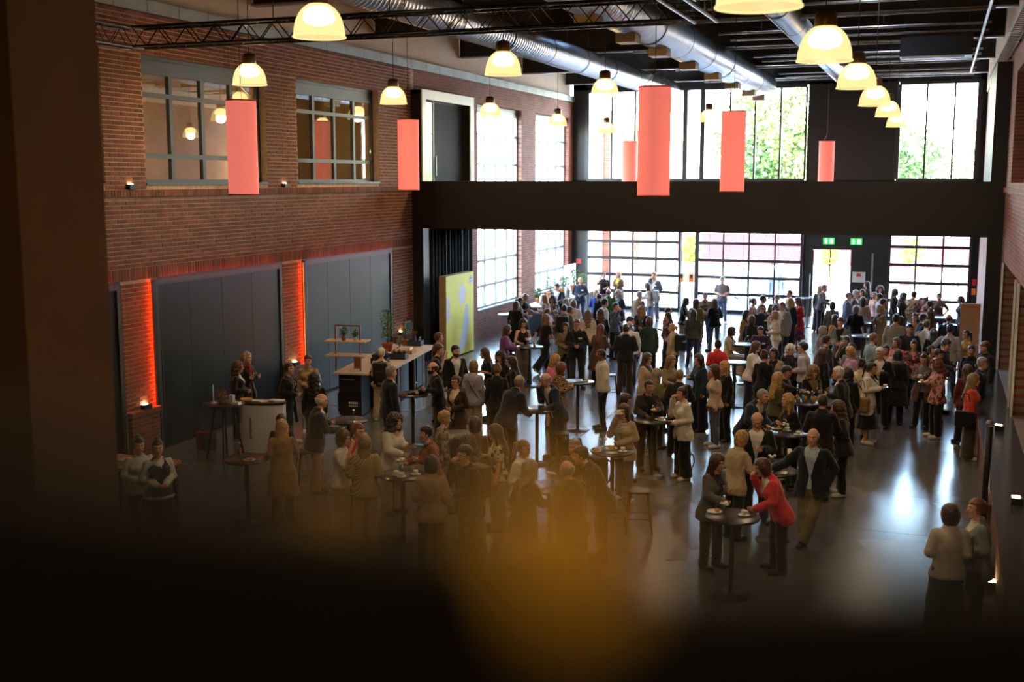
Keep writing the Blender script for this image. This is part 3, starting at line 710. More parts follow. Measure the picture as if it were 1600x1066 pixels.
# ---------------------------------------------------------------- pendant lamps
M_CAPB = mat('bronze_lamp_neck', '6b5437', .4, metal=.7, var=.1); M_CABLE = mat('black_cable', '0d0d0d', .6)
M_SHADE = bpy.data.materials.new('prismatic_shade'); M_SHADE.use_nodes = True; n = M_SHADE.node_tree; n.nodes.clear()
o_ = n.nodes.new('ShaderNodeOutputMaterial'); t_ = n.nodes.new('ShaderNodeBsdfTransparent'); t_.inputs[0].default_value = (1,.90,.70,1)
em = n.nodes.new('ShaderNodeEmission'); em.inputs[0].default_value = (1,.70,.30,1); em.inputs[1].default_value = .32
mx1 = n.nodes.new('ShaderNodeMixShader'); mx1.inputs[0].default_value = .74; n.links.new(t_.outputs[0], mx1.inputs[1]); n.links.new(em.outputs[0], mx1.inputs[2]); n.links.new(mx1.outputs[0], o_.inputs[0])
M_BULB = mat_emit('glowing_bulb', 'ffe2a8', 2.4)
def lamp_proto():
    r = empty('pendant_lamp'); D = .33
    prof = [(D,0),(D*.99,.015),(D*.97,.10),(D*.90,.20),(D*.78,.29),(D*.60,.36),(D*.40,.405),(.12,.42)]
    sh_ = MB().lathe((0,0,0), prof, 32).build('shade', M_SHADE, r)
    MB().lathe((0,0,0), [(D+.008,-.006),(D+.012,.004),(D+.004,.014),(D-.006,.006),(D+.008,-.006)], 32).build('rim', M_SHADE, sh_)
    MB().lathe((0,0,.395), [(.0,0),(.13,0),(.135,.02),(.13,.15),(.11,.19),(.03,.21),(.0,.21)], 20).build('neck', M_CAPB, r)
    MB().lathe((0,0,.14), [(.04,0),(.17,.03),(.21,.09),(.19,.17),(.12,.235),(.05,.25)], 20, close=True).build('bulb', M_BULB, r)
    return r
def lamp_light(r, z, power):
    l = bpy.data.lights.new('lamp_light', 'POINT'); l.energy = power; l.color = (1,.72,.40); l.shadow_soft_size = .16
    o = bpy.data.objects.new('lamp_light', l); COL.objects.link(o); o.parent = r; o.location = (0,0,.08)
LP = lamp_proto(); first = True; lamps = []
rows = [('left row', -12.7, [(19.5,7.32),(25.8,7.34),(32.3,7.35),(38.8,7.36),(45.2,7.36)], ['nearest of','second of','third of','fourth of','farthest of']),
        ('middle row', -7.45, [(13.05,7.28),(19.6,7.36),(26.3,7.42),(32.6,7.42),(39.3,7.44)], ['nearest of','second of','third of','fourth of','farthest of']),
        ('right row', -1.38, [(2.6,6.9),(9.2,6.82),(14.6,6.92),(20.3,7.01),(26.0,7.06),(32.6,7.16),(39.3,7.17)], ['overhead one of','top-edge one of','third of','fourth of','fifth of','sixth of','farthest of'])]
for nm, x, pts, words in rows:
    for (y, z), w in zip(pts, words):
        L_ = LP if first else copy_tree(LP); first = False
        L_.location = (x, y, z-.0); tag(L_, 'glowing bell-shaped glass pendant lamp, %s the %s' % (w, nm), 'lamp', 'bell pendant lamps')
        lamps.append((L_, z, 52))
fill_lamp = copy_tree(LP); fill_lamp.location = (.6,-1.6,7.2); tag(fill_lamp, 'unseen bell-shaped pendant lamp added behind the camera to light the railing', 'lamp', 'bell pendant lamps'); lamps.append((fill_lamp, 7.2, 22))  # unseen lamp added behind the camera to brighten the near railing lumps
for L_, z, pw in lamps: MB().bar((0,0,.60), (0,0,10.27-z), .008, 6).build('cable', M_CABLE, L_); lamp_light(L_, z, pw)
# coral fabric cylinders
M_CORAL = mat_emit('coral_fabric', 'ff8474', .145); M_CORALT = mat('coral_band', 'e0644e', .8)
b_ = M_CORAL.node_tree.nodes['Principled BSDF']; b_.inputs['Base Color'].default_value = (*lin('e06450'), 1); b_.inputs['Roughness'].default_value = .8
for x, y, zt_, zb, nm in ((-12.65,19.1,7.0,5.2,'in front of the first upper window'), (-13.6,28.5,7.1,5.2,'beside the pale door frame on the left wall'), (-4.8,20.2,7.12,5.2,'largest, in front of the upper glazing'),
                        (-4.66,27.7,7.1,5.2,'second from the right, in front of the green trees'), (-4.04,45.0,6.92,4.97,'in front of the dark panel at the far end'), (-11.3,43.5,6.95,5.0,'half hidden behind the largest one')):
    r = empty('fabric_cylinder_lamp', (x,y,zb), label='tall coral fabric cylinder lantern, %s' % nm, cat='lantern', group='coral cylinder lanterns'); h = zt_-zb
    MB().lathe((0,0,0), [(.288,0),(.288,h)], 40).build('fabric', M_CORAL, r)
    MB().lathe((0,0,0), [(.284,-.004),(.292,-.004),(.292,.02),(.284,.02),(.284,-.004)], 40).build('hoop', M_CORALT, r); MB().lathe((0,0,h-.02), [(.284,0),(.292,0),(.292,.024),(.284,.024),(.284,0)], 40).build('hoop', M_CORALT, r)
    q = MB()
    for a in (0, 2*PI/3, 4*PI/3): q.bar((.285*math.cos(a),.285*math.sin(a),h-.01), (0,0,h+.25), .005, 4)
    q.bar((-.285,0,h-.012), (.285,0,h-.012), .006, 4).bar((0,0,h+.25), (0,0,10.27-zb), .007, 6); q.build('hanger', M_CABLE, r)
# ventilation ducts
M_DUCT = mat('galvanised_duct', 'b9bcbe', .3, metal=.85, var=.1, scale=3); M_SADDLE = mat('tan_nozzle', '8f7a5c', .6)
def duct(x, z, r_, y0, y1, label, nozzles=()):
    e = empty('ventilation_duct', (x,y0,z), label=label, cat='duct', group='ceiling ducts'); L_ = y1-y0; prof = []; y = 0; m = MB(); n_ = 32
    ring = []
    while y < L_-.01: ring += [(y, r_), (y+.10, r_), (y+.115, r_+.010), (y+.13, r_)]; y += .16
    ring += [(L_, r_), (L_+.10, r_*.93), (L_+.17, r_*.7), (L_+.2, r_*.05)]
    for yy, rr in ring:
        for j in range(n_): a = 2*PI*j/n_; m.v.append((rr*math.cos(a), yy, rr*math.sin(a)))
    for i in range(len(ring)-1):
        for j in range(n_): k = (j+1) % n_; m.f.append([i*n_+j, (i+1)*n_+j, (i+1)*n_+k, i*n_+k]); m.sm.append(True)
    m.build('tube', M_DUCT, e)
    for yy in np.arange(3, L_, 3.1):
        q = MB(); pr = [(r_+.014,-.02),(r_+.02,-.02),(r_+.02,.02),(r_+.014,.02)]
        for rr, dz in pr:
            for j in range(n_): a = 2*PI*j/n_; q.v.append((rr*math.cos(a), yy+dz, rr*math.sin(a)))
        for i in range(3):
            for j in range(n_): k = (j+1) % n_; q.f.append([i*n_+j, (i+1)*n_+j, (i+1)*n_+k, i*n_+k]); q.sm.append(True)
        for s_ in (-1,1): q.bar((s_*r_*.9,yy,r_*.5), (s_*r_*.9,yy,10.26-z), .006, 4)
        q.build('strap', M_CABLE, e)
    for yy in nozzles:
        pts = [(-.22,-r_-.16)]+[(.22,-r_-.16),(.22,-r_+.02)]+[(r_*math.sin(a),-r_*math.cos(a)-.002) for a in np.linspace(.45,-.45,7)]+[(-.22,-r_+.02)]
        MB().prism(pts, yy, yy+.5, 'y').build('nozzle', M_SADDLE, e)
duct(-10.1, 8.95, .36, 8, 45.2, 'slimmer silver spiral duct above the left side of the hall')
duct(-6.5, 9.05, .46, 8, 45.4, 'thickest silver spiral duct in the middle of the ceiling', [v-8 for v in (21.5,24.5,27.5,31,34.5,38,41.5,44)])
duct(-3.6, 9.35, .31, 8, 45.4, 'thin silver duct behind the right row of lamps')
# lighting truss
M_TRUSS = mat('black_truss_tube', '0f0f10', .35, metal=.5, var=.1)
def truss(p, q, label, nm, hsz=.29):
    p = np.array(p, float); q = np.array(q, float); t = q-p; L_ = np.linalg.norm(t); t /= L_; side = np.cross(t, [0,0,1]); e = empty('lighting_truss', tuple(p), label=label, cat='truss', group='black lighting trusses')
    cs = [(side*sx+np.array([0,0,1])*sz)*hsz/2 for sx in (-1,1) for sz in (-1,1)]
    for c in cs: MB().bar(c, c+t*L_, .024, 8).build('chord', M_TRUSS, e)
    n_ = int(L_/.25); k = L_/n_
    for a, b2, off in ((0,1,0), (2,3,1), (1,3,0), (0,2,1)):
        for i in range(n_):
            A, B = (cs[a], cs[b2]) if (i+off) % 2 == 0 else (cs[b2], cs[a]); MB().bar(A+t*k*i, B+t*k*(i+1), .009, 5, cap=False).build('brace', M_TRUSS, e)
    for y in (.28, .5, .86): MB().bar(t*L_*y+[0,0,hsz/2], t*L_*y+[0,0,10.17-p[2]], .008, 4).build('wire', M_CABLE, e)
truss((-11.75,15,7.67), (-3.1,15,7.67), 'long black lighting truss crossing the upper left of the picture', 0)
truss((-11.95,8.5,7.67), (-11.95,15.2,7.67), 'short black truss joining the long one at its left end', 0); truss((-2.95,8.5,7.67), (-2.95,15.2,7.67), 'black truss running towards the camera at the right end of the long one', 0)
# cable tray and conduit along the right wall
ct = empty('cable_tray', (1.36,6,8.5), label='metal cable tray running along the top of the right wall', cat='cable tray')
for x in (-.12,.12): box((x-.01,0,0), (x+.01,32,.07)).build('side_rail', M_FLANGE, ct)
rg_ = box((-.12,-.015,.01), (.12,.015,.03)).mesh('rung')
for k in range(106): obj('rung', rg_, M_FLANGE, ct, loc=(0,.15+k*.3,0))
for k in range(8): box((.12,2+k*4,.0), (.19,2.05+k*4,.05)).build('bracket', M_STEEL, ct)
cd = empty('ceiling_conduit', (.85,6,9.22), label='thin grey conduit running lengthwise under the ceiling at right', cat='pipe'); MB().bar((0,0,0), (0,38,0), .035, 10).build('pipe', M_FLANGE, cd)
for k in range(12): MB().bar((0,1+k*3.2,0), (0,1+k*3.2,1.02), .006, 4).build('hanger', M_CABLE, cd)
# unit heater, exit signs, alarm boxes, notice
hb = empty('unit_heater', (-.25,33,9.0), label='large black heater box hanging below the ceiling at upper right', cat='heater')
box((-.9,-.5,-.3), (.9,.5,.35)).build('housing', M_BLACK, hb); box((-.85,-.53,-.36), (.7,-.40,-.30)).build('outlet', mat('pale_grille', 'c8c2b4', .5), hb)
for x in (-.8,.8): MB().bar((x,0,.35), (x,0,1.2), .012, 6).build('hanger', M_CABLE, hb)
M_EXIT = mat_emit('exit_green', '18b84a', .3); M_WHT = mat_emit('exit_white', 'f2fff2', .4)
for x, nm in ((-4.0,'left'), (-2.95,'right')):
    e = empty('exit_sign', (x,46.96,2.93), label='%s one of two glowing green exit signs above the doorway' % nm, cat='sign', group='green exit signs')
    box((-.22,-.04,0), (.22,0,.26)).build('sign_box', M_EXIT, e)
    q = MB().lathe((-.11,-.05,.19), [(.0,0),(.025,.01),(.025,.04),(0,.05)], 8); q.box((-.13,-.052,.10), (-.09,-.042,.19)).box((-.17,-.052,.13), (-.05,-.042,.15)).box((-.14,-.052,.03), (-.12,-.042,.11)).box((-.10,-.052,.03), (-.07,-.042,.10)); q.build('running_figure', M_WHT, e)
    box((.04,-.05,.04), (.16,-.042,.22)).build('door_symbol', M_WHT, e)
M_RED = mat('red_sign', 'c22a24', .5); M_ORA = mat('orange_box', 'd9692a', .5)
tag(box((-14.5,46.96,1.9), (-14.3,46.99,2.1)).build('fire_sign', M_RED), 'small red fire safety sign on the far left column', 'sign')
for x in (-9.90,-9.48): 
    e = box((x-.09,46.90,1.25), (x+.09,46.98,1.6)).build('alarm_box', M_ORA, label='orange alarm box, %s one beside the narrow glass strip' % ('left' if x < -9.6 else 'right'), cat='alarm', group='orange alarm boxes'); box((-.06+x,46.89,1.42), (x+.06,46.90,1.56)).build('window', M_STEEL, e)
for z, nm in ((1.58,'upper red'), (1.22,'lower orange')): tag(box((1.36,46.93,z-.12), (1.52,46.98,z+.12)).build('call_point', M_RED if z > 1.4 else M_ORA), '%s call point box on the dark post right of the right gate' % nm, 'alarm')
nb = box((-3.06,46.955,1.45), (-2.56,46.97,1.86)).build('notice_sheet', mat('paper', 'b9b6b0', .8), label='paper notice stuck on the dark door leaf', cat='notice'); box((-2.9,46.953,1.68), (-2.72,46.955,1.80)).build('red_mark', M_RED, nb)
# curtain, banner, boards
m = MB(); N = 90
for k in range(N+1):
    y = 31.45+3.5*k/N; xo = -14.42+.06*math.sin(k*.95)+.02*math.sin(k*2.3)
    for zz in (.02, 4.03): m.v.append((xo,y,zz))
    for zz in (.02, 4.03): m.v.append((xo-.02,y,zz))
for k in range(N):
    a = k*4; m.f += [[a,a+1,a+5,a+4], [a+2,a+6,a+7,a+3], [a,a+4,a+6,a+2], [a+1,a+3,a+7,a+5]]; m.sm += [True,True,False,False]
cu = empty('stage_curtain', (0,0,0), label='black pleated curtain hanging under the bridge beside the yellow banner', cat='curtain'); m.build('cloth', M_CURT, cu)
MB().bar((-14.42,31.42,4.02), (-14.42,35,4.02), .02, 8).build('rail', M_FLANGE, cu)
M_YEL = mat('yellow_print', 'f2f06c', .6, var=.03); M_LAV = mat('lavender_print', 'd6ddf6', .6, var=.03); M_TANW = mat('tan_side', 'a08a68', .6)
bn = empty('display_banner', (-13.87,31.55,0), label='tall yellow banner wall with pale lavender figure shapes', cat='banner')
box((-.22,0,.03), (0,2.22,2.58)).build('frame', M_TANW, bn); box((.0,.01,.04), (.012,2.21,2.57)).build('print', M_YEL, bn)
def disc(cy, cz, ry, rz_, n_=28): return [(cy+ry*math.cos(2*PI*k/n_), cz+rz_*math.sin(2*PI*k/n_)) for k in range(n_)]
MB().prism(disc(1.25,1.92,.29,.33), .012, .016, 'x').build('head_shape', M_LAV, bn)
MB().prism([(y,max(.05,z)) for y,z in disc(.02,1.55,.30,.42) if y >= .012]+[(.012,1.97)], .012, .016, 'x').build('side_shape', M_LAV, bn)
arc = [(1.72,1.60),(1.80,1.1),(1.70,.62),(1.45,.25),(1.1,.05),(.55,.05),(1.0,.35),(1.25,.8),(1.38,1.2),(1.52,1.55)]
MB().prism(arc, .012, .016, 'x').build('swoosh_shape', M_LAV, bn)
MB().prism(disc(1.98,2.33,.16,.13,16), .012, .016, 'x').build('badge_shape', M_LAV, bn)
M_INK = mat('ink_blue', '5a6a9c', .6); q = MB()
for k, (y, z, w, h) in enumerate(((1.86,2.36,.03,.07),(1.91,2.37,.05,.02),(1.98,2.38,.02,.08),(2.02,2.38,.05,.02),(1.87,2.27,.05,.02),(1.95,2.27,.02,.07),(2.0,2.28,.06,.02),(2.07,2.40,.02,.06))): q.box((.016,y,z-h/2), (.018,y+w,z+h/2))
q.build('faint_print', M_INK, bn)
M_WBOARD = mat('white_board', 'dfe3ea', .5, var=.03)
wb = empty('display_board', (-14.2,44.3,0), label='white free-standing display board beside the far left corner', cat='board'); box((0,0,.55), (.05,1.5,2.0)).build('panel', M_WBOARD, wb); MB().prism([(.75,.75),(.95,.75),(.88,1.6),(.82,1.6)], .05,.055,'x').build('grey_print', M_ZINC, wb)
for y in (.1,1.4): box((0,y-.03,0), (.05,y+.03,.55)).box((-.2,y-.03,0), (.25,y+.03,.03)).build('leg', M_FLANGE, wb)
M_WOODP = mat('pale_oak', 'b38a6a', .55, var=.08, scale=3)
wp = empty('wooden_partition', (.72,33.2,0), label='pale wooden partition screen in front of the right column', cat='partition')
for x0, x1 in ((0,.27), (.275,.5)): box((x0,0,.02), (x1,.06,2.15)).build('panel', M_WOODP, wp)
# LED strips beside the doors, uplights on the plinths
M_LED = mat_emit('red_led', 'ff4212', 16.0); M_LEDT = mat_emit('red_led_top', 'ff3208', 3.0); M_LEDW = mat_emit('red_led_weak', 'ff3a0c', 7.0)
for a, c in DOORS:
    s_ = empty('led_strip', (XL,a,0), label='glowing red LED strip along the %s black door' % {13.0:'nearest',18.8:'middle',24.6:'farthest'}[a], cat='LED strip', group='red LED strips')
    box((.050,-.004,.96), (.085,.012,3.45)).build('upright', M_LED, s_); box((.094,-.075,.96), (.100,.02,3.47)).build('cover', M_BLACK, s_)
    box((.012,.3,3.503), (.040,c-a-.2,3.512)).build('top_run', M_LEDT, s_); box((.050,.16,3.50), (.056,c-a-.1,3.548)).build('cover', M_BLACK, s_)
M_UPL = mat_emit('uplight_lens', 'ffdc9a', 36)
ups = [(XL+.02,18.42,.95,'on the first brick plinth'), (XL+.02,24.12,.95,'on the second brick plinth'), (XL+.02,30.1,.95,'on the last brick plinth behind the bar'), (XL+.0,18.3,5.31,'on the sill left of the first upper window'), (XL+.0,23.9,5.31,'on the sill between the upper windows')]
for x, y, z, nm in ups:
    e = empty('uplight', (x,y,z), label='small black box uplight %s' % nm, cat='spotlight', group='box uplights')
    box((-.03,-.11,0), (.10,.11,.09)).build('housing', M_BLACK, e); box((-.005,-.06,.091), (.03,.06,.096)).build('lens', M_UPL, e)
for y, z in ((22.3,.935), (17.2,.935), (16.2,0.0)):
    e = empty('uplight', (1.25 if z else .95,y,z), label='small floodlight %s at the right wall' % {22.3:'farther one on the stone ledge', 17.2:'nearer one on the stone ledge', 16.2:'on the floor'}[y], cat='spotlight', group='box uplights')
    box((-.08,-.10,0), (.08,.10,.10)).build('housing', M_BLACK, e); box((-.06,-.06,.101), (.04,.06,.106)).build('lens', M_UPL, e)

# ---------------------------------------------------------------- tables, stools, tableware
M_TOP = mat('black_table_top', '24211f', .28, var=.1); M_POLE = mat('grey_pole', '4a4845', .4, metal=.6); M_STOOL = mat('black_stool_steel', '0f0f10', .4, metal=.3)
M_CHINA = mat('white_china', 'e9e6df', .25, var=.02, coat=.4); M_COFFEE = mat('coffee', '2a140a', .2)
M_CLEAR = mat_glass('bottle_glass', (.9,.95,.93), .12); M_JUICE = mat('orange_juice', 'e08a18', .3); M_PETAL = mat('white_petals', 'f1efe2', .7, var=.05); M_LEAF = mat('plant_leaf', '4c6e2c', .6, var=.3); M_STEM = mat('stem', '4a5a2a', .7)
def table_proto(r_=.36, h=1.1):
    e = empty('bistro_table')
    MB().lathe((0,0,h-.035), [(0,0),(r_-.01,0),(r_,.008),(r_,.027),(r_-.008,.035),(0,.035)], 36).build('top', M_TOP, e)
    MB().lathe((0,0,0), [(.035,.012),(.035,h-.034)], 16).build('pole', M_POLE, e)
    MB().lathe((0,0,0), [(0,0),(.26,0),(.26,.01),(.05,.022),(.04,.05),(0,.05)], 32).build('base', M_POLE, e); return e
TB = table_proto(); used = False
TABLES = [(-10.0,28.28,'with white flowers beside the purple blouse'), (-4.75,20.24,'with plates in front of the espresso-brown jacket'), (-4.8,17.65,'with snacks in front of the beige-jacket drinker'), (-2.34,14.67,'nearest on the right, between tweed and coral red blazers'),
 (-2.26,20.02,'with cups behind the bald man looking down'), (-2.3,22.97,'crowded with juice bottles near the curly-haired woman'), (-2.14,17.27,'empty, left of the bald man in khaki trousers'), (-10.02,21.06,'with a single flower between two men at left'),
 (-10.01,18.28,'with one white flower beside the elderly bald man'), (-10.13,15.12,'at lower left by the long golden-haired woman'), (-10.14,23.79,'with flowers beside the bearded man near the banner'),
 (-7.23,23.62,'pale reflecting, beside the zebra-striped blouse'), (-13.07,34.87,'pale reflecting, under the far left window'), (-4.44,27.49,'small, right of the bright red jacket'), (-4.66,30.64,'beside the seated woman in sand coat'),
 (-1.82,33.45,'right of the warm grey blazer'), (-1.94,36.67,'left of the tan coat'), (-7.36,15.09,'with coffee cups at lower left'), (-7.65,17.91,'empty, beside the flowered jacket'), (-5.06,15.21,'with a glass vase at the bottom among dark suits'),
 (.26,38.89,'with blue-white glare below the mocha T-shirt'), (-7.08,20.45,'between the two leaning men in suits'), (-4.4,43.6,'with cups near the open doorway')]
for x, y, nm in TABLES:
    t = TB if not used else copy_tree(TB); used = True; t.location = (x,y,0)
    tag(t, 'round black standing table %s' % nm, 'table', 'round bistro tables')
def stool_proto():
    e = empty('bar_stool'); q = [(-.155,-.155),(.155,-.155),(.155,.155),(-.155,.155)]
    MB().prism([(x*(1+.0),y) for x, y in [(-.14,-.16),(.14,-.16),(.16,-.14),(.16,.14),(.14,.16),(-.14,.16),(-.16,.14),(-.16,-.14)]], .635, .665).build('seat', M_STOOL, e)
    for sx in (-1,1):
        for sy in (-1,1):
            MB().prism([(-.018,-.018),(.018,-.018),(.018,.018),(-.018,.018)], 0, 1); l_ = MB(); l_.bar((sx*.21,sy*.21,0), (sx*.135,sy*.135,.64), .017, 4, r2=.026); l_.build('leg', M_STOOL, e)
    for a, b2 in zip(q, q[1:]+q[:1]): MB().bar((a[0]*1.24,a[1]*1.24,.24), (b2[0]*1.24,b2[1]*1.24,.24), .009, 6).build('footrest', M_STOOL, e)
    return e
ST = stool_proto(); used = False
STOOLS = [(-4.19,17.0,'beside the snack table in the centre foreground'), (-6.6,20.45,'beside the two leaning men in suits'), (-7.5,27.2,'behind the man in the off-white sweater'), (-10.42,17.45,'next to the elderly bald man in tan trousers'), (-4.95,29.75,'under the seated woman in sand coat'), (-5.1,21.0,'half hidden behind the table with plates')]
def place_stool(x, y, nm, rz=.3):
    global used
    t = ST if not used else copy_tree(ST); used = True; t.location = (x,y,0); t.rotation_euler = (0,0,rz); return tag(t, 'black metal bar stool %s' % nm, 'stool', 'metal bar stools')
for x, y, nm in STOOLS:
    if 'sand coat' not in nm: place_stool(x, y, nm)
def cup_proto():
    e = empty('coffee_cup'); cu_ = MB().lathe((0,0,.012), [(0,0),(.022,0),(.028,.008),(.041,.045),(.043,.06),(.039,.058),(.036,.045),(0,.042)], 20).build('cup', M_CHINA, e)
    MB().lathe((0,0,0), [(0,0),(.035,0),(.075,.014),(.077,.018),(.03,.010),(0,.010)], 24).build('saucer', M_CHINA, e)
    h = MB(); pts = [(.040+.018*math.sin(a), 0, .042+.018*math.cos(a)) for a in np.linspace(.2, PI-.2, 6)]
    for p_, q_ in zip(pts, pts[1:]): h.bar(p_, q_, .005, 6)
    h.build('handle', M_CHINA, cu_); MB().lathe((0,0,.052), [(0,.002),(.034,.002),(.034,.0)], 16).build('coffee', M_COFFEE, cu_); return e
CP = cup_proto(); cup_used = False
def place_cup(loc, label, rz=0.):
    global cup_used
    c = CP if not cup_used else copy_tree(CP); cup_used = True; c.location = loc; c.rotation_euler = (0,0,rz); return tag(c, label, 'cup', 'white coffee cups')
def vase(x, y, label, n_=5, h=.16, z=1.1, seed=1):
    rr = random.Random(seed); e = empty('flower_vase', (x,y,z), label=label, cat='vase', group='small vases of white flowers')
    MB().lathe((0,0,0), [(0,.0),(.035,0),(.04,.03),(.032,.08),(.018,.10),(.02,.12),(.016,.118)], 16).build('glass', M_CLEAR, e)
    for k in range(n_):
        a = rr.random()*6.3; s_ = .02+.05*rr.random()*(n_ > 1); top = (s_*math.cos(a), s_*math.sin(a), h+.05*rr.random())
        sm_ = MB().bar((0,0,.02), top, .003, 4).build('stem', M_STEM, e); f_ = MB()
        for j in range(7): b2 = 2*PI*j/7; f_.poly([(top[0],top[1],top[2]), (top[0]+.022*math.cos(b2-.4),top[1]+.022*math.sin(b2-.4),top[2]+.012), (top[0]+.034*math.cos(b2),top[1]+.034*math.sin(b2),top[2]+.004+.02*(j%2)), (top[0]+.022*math.cos(b2+.4),top[1]+.022*math.sin(b2+.4),top[2]+.012)])
        f_.lathe((top[0],top[1],top[2]-.004), [(0,0),(.018,.008),(.020,.022),(.008,.032),(0,.032)], 10); f_.build('blossom', M_PETAL, sm_)
for k, (x, y, nn, nm) in enumerate(((-10.02,28.3,6,'on the table beside the purple blouse'), (-9.98,21.1,1,'on the table between two men at left'), (-9.93,18.3,1,'on the table of the elderly bald man'), (-10.05,23.85,6,'on the table next to the bearded man'), (-4.78,20.3,4,'on the table with plates'),
        (-4.95,17.6,3,'on the snack table in the centre'), (-2.42,14.6,6,'on the nearest right table'), (-2.32,19.9,4,'on the table behind the bald man looking down'), (-2.2,17.45,4,'on the empty-looking table in front of the bald man'), (-5.05,15.3,7,'among the dark suits at the bottom'), (-7.45,15.2,5,'on the coffee cup table at lower left'), (-4.6,30.6,1,'on the table of the plum shirt man'), (-2.25,23.05,3,'on the juice bottle table'))):
    vase(x, y, 'clear glass vase with %s %s' % ('one white flower' if nn == 1 else 'white flowers', nm), nn, .17 if nn == 1 else .14, seed=k)
M_AMB = mat('amber_vinegar', 'b0661a', .3)
def bottle(x, y, label, z=1.1, liquid=M_JUICE, h=.22):
    e = empty('glass_bottle', (x,y,z), label=label, cat='bottle', group='small glass bottles')
    MB().lathe((0,0,0), [(0,0),(.028,0),(.03,.01),(.03,h*.55),(.013,h*.75),(.012,h),(.0,h)], 14).build('glass', M_CLEAR, e); gl_ = e.children[0]; MB().lathe((0,0,.006), [(0,0),(.026,0),(.026,h*.5),(0,h*.5)], 12).build('drink', liquid, gl_); MB().lathe((0,0,h), [(.014,-.012),(.014,.004),(0,.004)], 10, close=True).build('cap', M_CHINA, gl_)
for k, (dx, dy) in enumerate(((-.16,.05),(-.05,.12),(.02,-.06),(.13,.04),(.18,-.12),(-.10,-.13))):
    bottle(-2.3+dx, 22.97+dy, 'juice bottle %s on the bottle table' % ['leftmost','second from left and farther back','in the middle','right of middle','rightmost and nearest','front left'][k], liquid=M_JUICE if k % 2 == 0 else mat('water_blue', '9db9cf', .1))
for k, (x, y, nm) in enumerate(((-9.85,28.2,'green-labelled one beside the flowers at the purple blouse'), (-10.2,23.7,'left one beside the bearded man'), (-9.98,23.68,'right one beside the bearded man'), (-7.2,15.25,'amber one among the coffee cups'), (-10.3,15.2,'amber one at the table of the golden-haired woman'))): bottle(x, y, 'small glass bottle, '+nm, liquid=M_AMB)
for x, y, nm in ((-2.2,14.72,'on the nearest right table'), (-2.3,20.12,'large, beside the blond woman with sunglasses'), (-2.08,19.85,'on the table edge nearest the bald man'), (-7.3,14.92,'front one on the lower left table'), (-7.16,15.12,'right one on the lower left table'), (-7.42,15.0,'left one on the lower left table'), (-4.55,20.18,'on the plate table'), (-4.62,17.62,'right one on the snack table'), (-4.3,43.6,'on the table near the doorway'), (-1.75,33.4,'on the table right of the warm grey blazer')):
    place_cup((x,y,1.1), 'white cup and saucer %s' % nm, random.random()*6)
M_BUN = mat('bread_bun', 'b9803c', .7, var=.2, scale=20); M_BERRY = mat('dark_snack', '4a2618', .6, var=.4, scale=40)
def plate(x, y, label, items, z=1.1):
    e = empty('snack_plate', (x,y,z), label=label, cat='plate', group='plates with snacks'); MB().lathe((0,0,0), [(0,0),(.06,0),(.10,.012),(.102,.016),(.06,.006),(0,.006)], 24).build('plate', M_CHINA, e)
    for k in range(items):
        a = k*2.4; v_, q_ = ball((.04*math.cos(a),.04*math.sin(a),.03), (.035,.03,.024), 10, 6); obj('snack', to_mesh('snack', v_, q_), M_BUN if k % 2 == 0 else M_BERRY, e)
for x, y, nm, k in ((-5.05,17.5,'left on the snack table',3), (-4.85,17.75,'in the middle of the snack table',4), (-4.62,20.3,'on the table of the espresso-brown jacket',4), (-10.25,23.9,'on the table of the bearded man',2), (-2.6,14.75,'on the nearest right table',1), (-10.0,15.0,'on the table of the golden-haired woman',3), (-7.1,23.7,'on the pale table by the zebra blouse',2), (-2.5,20.25,'beside the blond woman with sunglasses',2)): plate(x, y, 'white plate with snacks %s' % nm, k)
tag(MB().lathe((0,0,0), [(.022,0),(.034,.36),(.028,.36),(.018,.01),(.022,0)], 16).build('rolled_paper', M_CHINA, loc=(-1.92,17.22,1.1)), 'white rolled-up paper standing on the table of the bald man in khaki trousers', 'paper')
# jar table and white oval counter at left
jt = empty('jar_table', (-13.09,18.82,0), label='black high table with four splayed legs beside the white counter', cat='table')
MB().lathe((0,0,1.06), [(0,0),(.40,0),(.41,.01),(.41,.03),(.40,.04),(0,.04)], 36).build('top', M_TOP, jt)
for a in (.5,2.1,3.7,5.2): MB().bar((.16*math.cos(a),.16*math.sin(a),1.06), (.36*math.cos(a),.36*math.sin(a),0), .022, 8).build('leg', M_STOOL, jt)
e = empty('cork_jar', (-13.05,18.72,1.1), label='big clear jar full of brown corks on the black high table', cat='jar'); MB().lathe((0,0,0), [(0,0),(.10,0),(.105,.01),(.105,.30),(.10,.32)], 24).build('glass', M_CLEAR, e)
q = MB()
for k in range(70):
    a = random.random()*6.3; rr_ = .08*math.sqrt(random.random()); z_ = .02+.24*random.random(); d_ = np.array([random.random()-.5, random.random()-.5, random.random()-.5]); d_ /= np.linalg.norm(d_)+1e-6; p_ = np.array([rr_*math.cos(a), rr_*math.sin(a), z_]); q.bar(p_-d_*.018, p_+d_*.018, .011, 6)
q.build('corks', mat('cork', 'a8703c', .8, var=.3, scale=30), e, kind='stuff')
M_PAPER = mat('printed_paper', 'c9cdd2', .7, var=.1, scale=12)
fs = empty('flyer_stand', (-13.28,18.75,1.1), rz=R_(-60), label='upright pale flyer in a stand left of the cork jar', cat='flyer'); MB().prism([(-.06,0),(.06,0),(.06,.36),(-.06,.36)], -.008, .008, 'y').build('sheet', M_PAPER, fs); box((-.08,-.05,0), (.08,.05,.012)).build('foot', M_WBOARD, fs)
